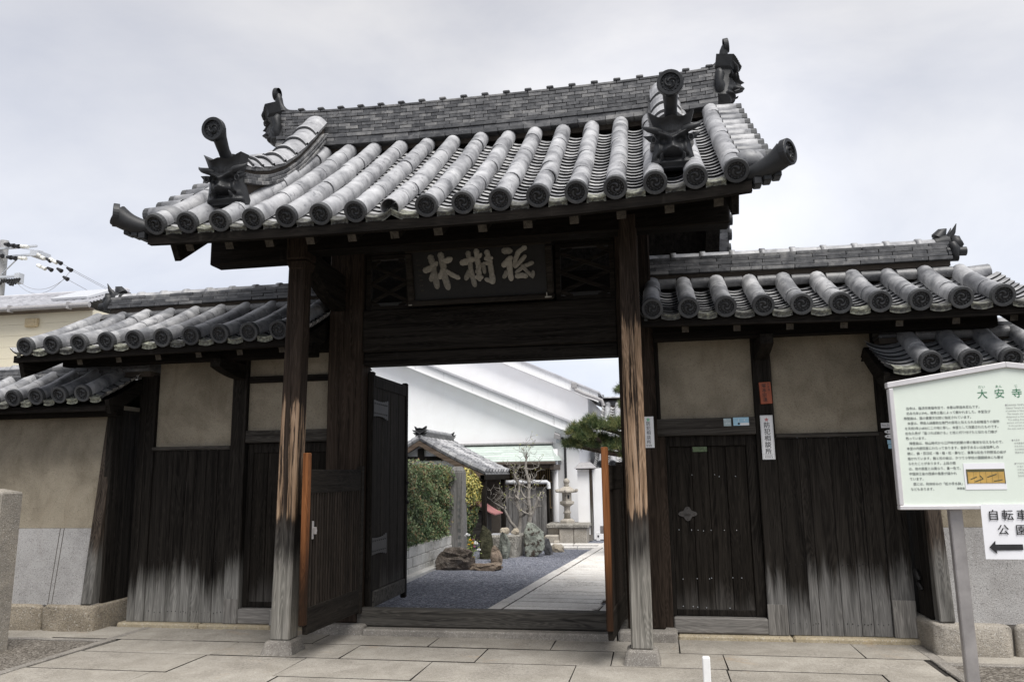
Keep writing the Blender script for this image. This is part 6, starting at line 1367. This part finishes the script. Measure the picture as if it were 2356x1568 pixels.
P_('wall', M['white'], (-1.74, -1.485, 17.0, 17.15, 0.1, 1.57), (-1.44, -1.20, 17.3, 17.45, 0.1, 1.60), (-1.20, 1.5, 19.0, 19.15, 0.0, 1.6), parent=an, bev=0)
P_('corner_post', M['jamb_f'] if 'jamb_f' in M else M['trim'], (-1.483, -1.43, 16.98, 17.05, 0.1, 1.60), parent=an)
mb = MB(); hexa(mb, [(-1.79, 16.85, 1.60), (-1.36, 16.85, 1.60), (-1.36, 17.6, 1.62), (-1.79, 17.6, 1.62), (-1.70, 17.02, 1.72), (-1.50, 17.02, 1.72), (-1.50, 17.6, 1.74), (-1.70, 17.6, 1.74)], 0.5, 0.01); obj('cap_roof', mb, M['gutter'], an)
P_('cap_board', M['soffit'], (-1.76, -1.40, 16.90, 17.5, 1.575, 1.597), parent=an)
mb = MB(); mb.box(-1.73, -1.44, 16.96, 16.998, 0.1, 0.22, 0.5); obj('plinth', mb, M['base'], an)

tr = thing('tiled_building', 'low building with grey tiled roof partly hidden behind the pine', 'building', (-0.2, 24, 0))
RR = Roof(20.0, 23.8, 24.0, lambda x: 1.72, 1.25, 0.55)
rf = eave_timber(RR, tr, -1.62, 3.0, 0.10)
xq = [-1.45 + 0.30 * k for k in range(14)]
for x in xq: tile_row(RR, x, 0.085, 'tile_row', rf, [M['tile'], M['disc']], tl=0.4)
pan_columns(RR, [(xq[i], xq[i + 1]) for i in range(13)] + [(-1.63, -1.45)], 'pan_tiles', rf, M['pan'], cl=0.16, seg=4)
course_ridge(-1.62, 3.0, 24.0, lambda x: 3.50, [(0.05, 0.17, 0.3)] * 4, 'ridge', rf, M['noshi'])
mb = MB(); mb.tube([(-1.68, 24, 3.73), (3.0, 24, 3.73)], 0.06, 10, 0.5); mb.tube([(-1.78, 24, 3.60), (-1.62, 24, 3.66), (-1.60, 24, 3.86)], [0.10, 0.09, 0.03], 10, 0.5); obj('ridge_cap', mb, M['tile_wing'], rf)
P_('wall', M['white'], (-1.2, 3.0, 20.6, 27, 0.0, 1.9), parent=tr, bev=0)

# ------------------------------------------------------------------ small tiled pavilion behind the hedge
pv = thing('small_pavilion', 'small gabled pavilion with dark tiled roof behind the hedge', 'pavilion', (-4.5, 15.7, 0))
AXP, AZP, HX = -4.50, 2.16, 1.27
def pz(d): return AZP - 0.66 * (d / HX) - 0.0 + 0.10 * ((d / HX) ** 2 - (d / HX))
mb = MB(); mp = MB(); mbd = MB()
for s_ in (-1, 1):
    n = 9
    for j in range(n):
        d0, d1 = HX * j / n, HX * (j + 1.1) / n; tone = rnd.random()
        for c_ in range(9):
            y0 = 14.55 + 0.27 * c_; tone = rnd.random()
            V = [(AXP + s_ * d0, y0, pz(d0) + .01), (AXP + s_ * d0, y0 + .27, pz(d0) + .01), (AXP + s_ * d1, y0 + .27, pz(d1) + .03), (AXP + s_ * d1, y0, pz(d1) + .03), (AXP + s_ * d1, y0, pz(d1)), (AXP + s_ * d1, y0 + .27, pz(d1))]
            mp.add(V, [(0, 3, 2, 1), (3, 4, 5, 2)] if s_ < 0 else [(0, 1, 2, 3), (3, 2, 5, 4)], tone)
    for c_ in range(9):
        y0 = 14.56 + 0.285 * c_; pth = []; rad = []
        for j in range(n):
            for f, rr in ((0.0, 0.052), (0.93, 0.064), (0.935, 0.052)): d = HX * 1.02 * (j + f) / n; pth.append((AXP + s_ * d, y0, pz(d) + 0.062)); rad.append(rr * 1.1)
        mb.tube(pth, rad, 8, rnd.random(), True, False)
    V = []
    for j in range(9):
        d = HX * 1.0 * j / 8; V += [(AXP + s_ * d, 14.50, pz(d) - 0.005), (AXP + s_ * d, 14.56, pz(d) - 0.005), (AXP + s_ * d, 14.56, pz(d) - 0.10), (AXP + s_ * d, 14.50, pz(d) - 0.10)]
    F = [(4 * j + k, 4 * j + (k + 1) % 4, 4 * j + 4 + (k + 1) % 4, 4 * j + 4 + k) for j in range(8) for k in range(4)] + [(32, 33, 34, 35)]
    mbd.add(V, F if s_ < 0 else [f[::-1] for f in F], 0.6)
rp = obj('roof', mp, M['dome'], pv); obj('tile_rows', mb, M['tile_wing'], rp); obj('bargeboard', mbd, M['barg'] if 'barg' in M else M['trim'], rp)
course_ridge(14.62, 16.75, 0, lambda x: 0, [(0.045, 0.09, 0.3)] * 4, 'tmp_ridge', rp, M['noshi'])
t_ = bpy.data.objects['tmp_ridge']; off = LOC[pv.name]
for v in t_.data.vertices:
    x, y, z = v.co + Vector(off); v.co = Vector((AXP + y, x, AZP + 0.0 + z)) - Vector(off)
t_.data.flip_normals(); t_.name = 'ridge'
mb = MB(); mb.tube([(AXP, 14.6, AZP + 0.19), (AXP, 16.8, AZP + 0.19)], 0.055, 12, 0.6); obj('ridge_cap', mb, M['tile_wing'], rp)
demon_tile('demon_tile', rp, (AXP, 14.60, AZP - 0.02), (0, -1, 0), 0.72); demon_tile('demon_tile', rp, (AXP, 16.78, AZP + 0.02), (0, 1, 0), 0.6)
mb = MB(); V = []
dd = [-1.05, 0, 1.05]; mb.add([(AXP - 1.05, 14.66, pz(1.05) - .10), (AXP + 1.05, 14.66, pz(1.05) - .10), (AXP, 14.66, AZP - 0.1), (AXP - 1.05, 14.7, pz(1.05) - .10), (AXP + 1.05, 14.7, pz(1.05) - .10), (AXP, 14.7, AZP - 0.1)], [(0, 1, 2), (5, 4, 3)], 0.5); obj('gable_wall', mb, M['white'], pv); P_('back_wall', M['interior'], (AXP - 1.05, AXP + 1.2, 16.3, 16.38, 0.1, 1.50), parent=pv, bev=0)  # back wall coloured dark to hold the shade inside the open pavilion
P_('timber_frame', M['wood'], (AXP - 0.06, AXP + 0.06, 14.60, 14.655, 1.86, AZP - 0.15), (AXP - 0.46, AXP + 0.46, 14.60, 14.67, 1.78, 1.86), (AXP + 1.20, AXP + 1.29, 14.55, 14.65, 0.1, 1.50), (AXP + 1.20, AXP + 1.29, 16.4, 16.5, 0.1, 1.50), (AXP + 1.19, AXP + 1.30, 14.5, 16.9, 1.40, 1.50), (AXP - 0.75, AXP + 0.75, 14.62, 14.698, 1.58, 1.64), parent=pv, bev=0.006)

# ------------------------------------------------------------------ trees
def seg_tree(mb, p, d, r, ln, lvl, rg, tips, twig=4, up=0.3, spread=0.7, kn=0.25):
    pts = [p]; rad = [r]; q = Vector(p); d = Vector(d).normalized(); n = 5
    for i in range(n):
        d = (d + Vector((rg.gauss(0, kn), rg.gauss(0, kn), rg.gauss(0, kn) + up * 0.3))).normalized(); q = q + d * ln / n; pts.append(tuple(q)); rad.append(r * (1 - 0.45 * (i + 1) / n) * rg.uniform(0.9, 1.15))
    mb.tube(pts, rad, 7 if r > 0.01 else 5, rg.random())
    if lvl <= 0: tips.append((q, d)); return
    for k in range(rg.randint(2, twig)):
        i = rg.randint(2, n); a = Vector((rg.gauss(0, 1), rg.gauss(0, 1), rg.gauss(0, .7) + up)).normalized()
        seg_tree(mb, pts[i], (d * (1 - spread) + a * spread), max(rad[i] * 0.62, 0.0035), ln * rg.uniform(0.55, 0.8), lvl - 1, rg, tips, twig, up, spread, kn)
bt = thing('bare_tree', 'knotty bare garden tree with fine twigs in front of the board fence', 'tree', (-2.5, 14.8, 0.1))
mb = MB(); rg = random.Random(12); tips = []; kn = []
for path, rad in (([(-2.47, 14.8, 0.05), (-2.46, 14.8, 0.45), (-2.42, 14.8, 0.75), (-2.45, 14.8, 1.05), (-2.43, 14.8, 1.35), (-2.50, 14.8, 1.6), (-2.47, 14.8, 1.82)], [0.058, 0.046, 0.042, 0.036, 0.031, 0.024, 0.014]),
                  ([(-2.62, 14.85, 0.05), (-2.66, 14.85, 0.38), (-2.60, 14.85, 0.72), (-2.68, 14.85, 1.02), (-2.62, 14.85, 1.30), (-2.72, 14.8, 1.50)], [0.05, 0.042, 0.036, 0.031, 0.025, 0.014]),
                  ([(-2.66, 14.85, 0.45), (-2.80, 14.8, 0.62), (-2.92, 14.8, 0.86), (-3.10, 14.75, 0.98)], [0.036, 0.03, 0.024, 0.010]),
                  ([(-2.45, 14.8, 0.60), (-2.34, 14.8, 0.85), (-2.26, 14.8, 1.05)], [0.032, 0.028, 0.018])):
    mb.tube(path, rad, 9, rg.random())
    for i in range(2, len(path)):
        mb.blob(path[i], (rad[i] * 1.25, rad[i] * 1.25, rad[i] * 1.2), 0.4, 8, i, 0.15)
        for k in range(3 if i > 2 else 2):
            a = Vector((rg.gauss(0, 1), rg.gauss(0, .8), rg.uniform(0.0, 1.0)))
            seg_tree(mb, path[i], a, rad[i] * 0.5, rg.uniform(0.2, 0.34), 2, rg, tips, 3, 0.35, 0.75, 0.35)
obj('trunk', mb, M['bark'], bt)
mb = MB()
for q, d in tips:
    if rg.random() < 0.5: continue
    for k in range(2):
        c = Vector(q) + Vector((rg.gauss(0, .008), rg.gauss(0, .008), rg.gauss(0, .008))); u = Vector((rg.gauss(0, 1), rg.gauss(0, 1), rg.gauss(0, 1))).normalized() * 0.014; v = u.orthogonal().normalized() * 0.007; mb.add([c - u, c - v, c + u, c + v], [(0, 1, 2, 3)], rg.random())
obj('buds', mb, M['bud'], bt)
pt_ = thing('pine_tree', 'dark green garden pine with layered needle pads before the tiled building', 'tree', (-0.35, 13.6, 0.1))
mb = MB(); rg = random.Random(31); pads = [(-1.33, 13.5, 2.20, .22, .20), (-1.10, 13.45, 2.32, .20, .20), (-0.84, 13.4, 2.26, .22, .22), (-1.46, 13.55, 1.99, .17, .15), (-1.22, 13.5, 1.97, .20, .15), (-0.70, 13.4, 1.92, .22, .20), (-0.96, 13.6, 2.03, .20, .18), (-0.62, 13.3, 2.26, .22, .22), (-1.22, 13.4, 2.10, .2, .2), (-0.45, 13.5, 1.80, .2, .12), (-0.35, 13.5, 2.65, .28, .16), (-0.50, 13.6, 2.90, .2, .12), (0.05, 13.6, 2.5, .35, .18), (0.15, 13.7, 2.1, .35, .18), (-0.2, 13.8, 3.05, .35, .2)]
mb.tube([(-0.30, 13.6, 0.0), (-0.26, 13.6, 0.7), (-0.34, 13.6, 1.3), (-0.22, 13.6, 1.9), (-0.28, 13.6, 2.5), (-0.2, 13.6, 3.0)], [0.12, 0.10, 0.09, 0.075, 0.055, 0.03], 10, 0.4)
for (x, y, z, a, h) in pads:
    mb.tube([(-0.28, 13.6, z - 0.25), ((x - 0.28) / 2, (y + 13.6) / 2 + 0.05, z - 0.16 + 0.05 * rg.random()), (x, y, z - 0.03)], [0.045, 0.034, 0.014], 7, rg.random())
    for k in range(7): mb.tube([(x * 0.7 - 0.28 * 0.3, y, z - 0.08), (x + rg.uniform(-a, a) * .7, y + rg.uniform(-a, a) * .6, z + rg.uniform(-.02, h * .7))], [0.014, 0.006], 5, rg.random())
obj('trunk', mb, M['pinebark'], pt_)
mb = MB()
for (x, y, z, a, h) in pads:
    for k in range(80):
        t = rg.uniform(0, 6.28); q = math.sqrt(rg.random()); c = Vector((x + a * q * math.cos(t), y + a * 0.85 * q * math.sin(t), z + h * (1 - q * q) * rg.uniform(0.2, 1.0) - 0.03)); ax = Vector((0.5 * q * math.cos(t), 0.5 * q * math.sin(t), 0.75)).normalized(); base = rg.uniform(0.15, 0.7) + (0.3 if rg.random() < .4 else 0)
        for j in range(34):
            d = (ax * rg.uniform(-0.1, 1.2) + Vector((rg.gauss(0, .6), rg.gauss(0, .6), rg.gauss(0, .45)))).normalized(); ln = rg.uniform(0.07, 0.13); w_ = d.orthogonal().normalized() * 0.0034; w_.rotate(Matrix.Rotation(rg.uniform(0, 3.14), 3, d)); s0 = c + ax * rg.uniform(-.03, .03)
            mb.add([s0 - w_, s0 + w_, s0 + d * ln], [(0, 1, 2)], min(1, max(0, base + rg.gauss(0, .13))))
obj('needles', mb, M['needle'], pt_)

# ------------------------------------------------------------------ neighbour house, pole, wires
ho = thing('neighbour_house', 'cream sided house with pale tiled roof beyond the tiled walls', 'house', (-20, 22, 0))
mb = MB(); z = 0.0
while z < 6.55: mb.box(-30, -16.5, 20.3 + 0.0, 28, z, min(z + 0.34, 6.6), rnd.random(), 0); z += 0.345
obj('siding_wall', mb, M['ivory'], ho)
mb = MB()
for i in range(13):
    for k in range(49):
        y0, y1 = 19.95 + 1.75 * i / 13, 19.95 + 1.75 * (i + 1.05) / 13; z0, z1 = 6.66 + 0.72 * i / 13, 6.66 + 0.72 * (i + 1.05) / 13; x = -30.3 + 0.285 * k; t = rnd.random()
        mb.add([(x, y0, z0 + .05), (x + .15, y0, z0 + .085), (x + .285, y0, z0 + .05), (x + .285, y1, z1), (x + .15, y1, z1 + .035), (x, y1, z1), (x, y0, z0 - .0), (x + .285, y0, z0)], [(0, 1, 4, 5), (1, 2, 3, 4), (6, 7, 2, 1, 0)], t)
mb.add([(-30.3, 21.7, 7.38), (-16.33, 21.7, 7.38), (-16.33, 24, 6.4), (-30.3, 24, 6.4)], [(0, 1, 2, 3)], 0.5)
rf = obj('roof', mb, M['roof_far'], ho)
mb = MB(); mb.box(-30.3, -16.4, 21.6, 21.8, 7.37, 7.52, 0.5, 0.04); obj('ridge', mb, M['roof_far'], rf)
mb = MB(); mb.tube([(-30.3, 19.9, 6.60), (-16.3, 19.9, 6.60)], 0.075, 10, 0.4)
for x in range(-29, -16, 2): mb.box(x, x + 0.06, 19.80, 19.98, 6.50, 6.70, 0.5)
obj('gutter', mb, M['soffit_g'] if 'soffit_g' in M else M['gutter'], ho)
P_('soffit', M['soffit'], (-30.2, -16.4, 20.0, 20.29, 6.52, 6.56), parent=ho)
mb = MB(); mb.box(-18.72, -18.30, 20.18, 20.295, 6.10, 6.36, 0.5, 0.02)
for k in range(3): mb.box(-18.66, -18.36, 20.165, 20.178, 6.14 + 0.06 * k, 6.175 + 0.06 * k, 0.5)
obj('wall_vent', mb, M['ochre_l'] if 'ochre_l' in M else M['ivory'], ho)
sp = thing('solar_panel', 'pale solar water panel lying on the neighbour house roof', 'panel', (-17.5, 21, 7))
mb = MB(); hexa(mb, [(-18.0, 20.35, 6.90), (-16.75, 20.35, 6.90), (-16.75, 21.6, 7.41), (-18.0, 21.6, 7.41), (-18.0, 20.30, 6.97), (-16.75, 20.30, 6.97), (-16.75, 21.55, 7.50), (-18.0, 21.55, 7.50)], 0.5, 0.01); obj('collector', mb, M['solar'], sp)
up = thing('utility_pole', 'concrete utility pole with crossarms and insulators behind the cream house', 'utility pole', (-29.3, 30, 0))
mb = MB(); mb.tube([(-29.33, 30, 0), (-29.26, 30, 12.45)], [0.25, 0.18], 16, 0.5); obj('pole', mb, M['concrete'], up)
mb = MB()
for (x0, x1, z) in ((-31, -27.3, 11.95), (-31, -27.2, 11.55), (-30.6, -28.0, 10.6), (-30.6, -28.1, 10.42), (-31, -28.1, 8.15)):
    mb = MB(); mb.box(x0, x1, 29.7, 29.8, z, z + 0.09, 0.5); obj('crossarm', mb, M['zinc'], up)
mb = MB()
mb.tube([(-29.2, 29.9, 10.8), (-28.2, 29.75, 11.5)], 0.03, 6, 0.5); obj('brace', mb, M['zinc'], up); mb = MB(); mb.tube([(-29.2, 29.9, 7.6), (-28.5, 29.75, 8.15)], 0.03, 6, 0.5)
obj('brace', mb, M['zinc'], up)
for b_ in ((-27.5, -27.1, 29.6, 30.4, 11.5, 11.75), (-28.3, -27.9, 29.6, 29.9, 8.1, 8.45), (-28.2, -27.95, 29.6, 29.9, 10.3, 10.75)): mb = MB(); mb.box(*b_, 0.5); obj('switch_box', mb, M['zinc'], up)
rg = random.Random(9)
for (x, z) in ((-28.75, 12.12), (-28.45, 12.05), (-28.2, 12.0), (-28.55, 11.5), (-28.3, 11.45), (-29.0, 11.6)):
    bm = MB(); bm.tube([(x - 0.12, 29.6, z + 0.03), (x + 0.1, 29.6, z - 0.02)], [0.06, 0.11], 10, 0.4); obj('insulator', bm, M['black'], up)
for k, (x, z) in enumerate(((-27.9, 12.0), (-27.7, 11.97), (-27.95, 11.45), (-27.75, 11.43), (-27.0, 11.55), (-26.8, 11.42), (-26.95, 11.05), (-26.7, 10.93), (-26.35, 11.3), (-26.15, 11.18))): wm = MB(); wm.tube([(x - 0.09, 29.6, z), (x + 0.09, 29.6, z - 0.05 - 0.05 * (k > 3))], [0.075, 0.08], 10, rg.random()); obj('insulator', wm, M['china'], up)
for (x, z) in ((-26.5, 11.25), (-26.4, 10.82), (-25.95, 11.1), (-25.9, 10.75), (-25.4, 10.75), (-25.55, 10.35)): bm = MB(); bm.tube([(x - 0.12, 29.6, z + 0.08), (x + 0.12, 29.6, z - 0.06)], [0.05, 0.10], 10, 0.4); obj('insulator', bm, M['black'], up)
for k in range(8): bm = MB(); bm.tube([(-28.9 + 0.13 * k, 29.6, 10.25 + 0.1 * math.sin(k)), (-28.8 + 0.13 * k, 29.6, 10.5)], 0.05, 8, rg.random()); obj('insulator', bm, M['black'], up)
def wire(label, pts, r=0.010, group='wires from the utility pole'):
    mb = MB(); mb.tube(pts, r, 5, 0.5); tag(obj('overhead_wire', mb, M['zinc_d'] if 'zinc_d' in M else M['black']), label, 'wire', group)
def sagp(a, b, s, n=14): return [tuple(Vector(a).lerp(Vector(b), i / n) - Vector((0, 0, s * 4 * (i / n) * (1 - i / n)))) for i in range(n + 1)]
wire('uppermost wire running right and down from the pole', sagp((-26.1, 29.6, 11.2), (-31.0, 60, 11.6), 0.6))
wire('second wire running right from the pole, just under the uppermost', sagp((-25.4, 29.6, 10.75), (-30.2, 60, 11.2), 0.6))
wire('lowest of the three wires running right from the pole', sagp((-25.55, 29.6, 10.35), (-31.2, 60, 10.6), 0.6))
wire('wire entering from the left to the pole top', sagp((-34, 29.8, 13.4), (-26.9, 29.7, 11.7), 0.1))
wire('slack cable loop hanging below the upper crossarm', sagp((-28.1, 29.7, 10.3), (-25.3, 29.6, 10.7), 0.75))
wire('second slack cable loop just above the lower one', sagp((-28.0, 29.7, 10.35), (-25.5, 29.6, 10.4), 0.45))
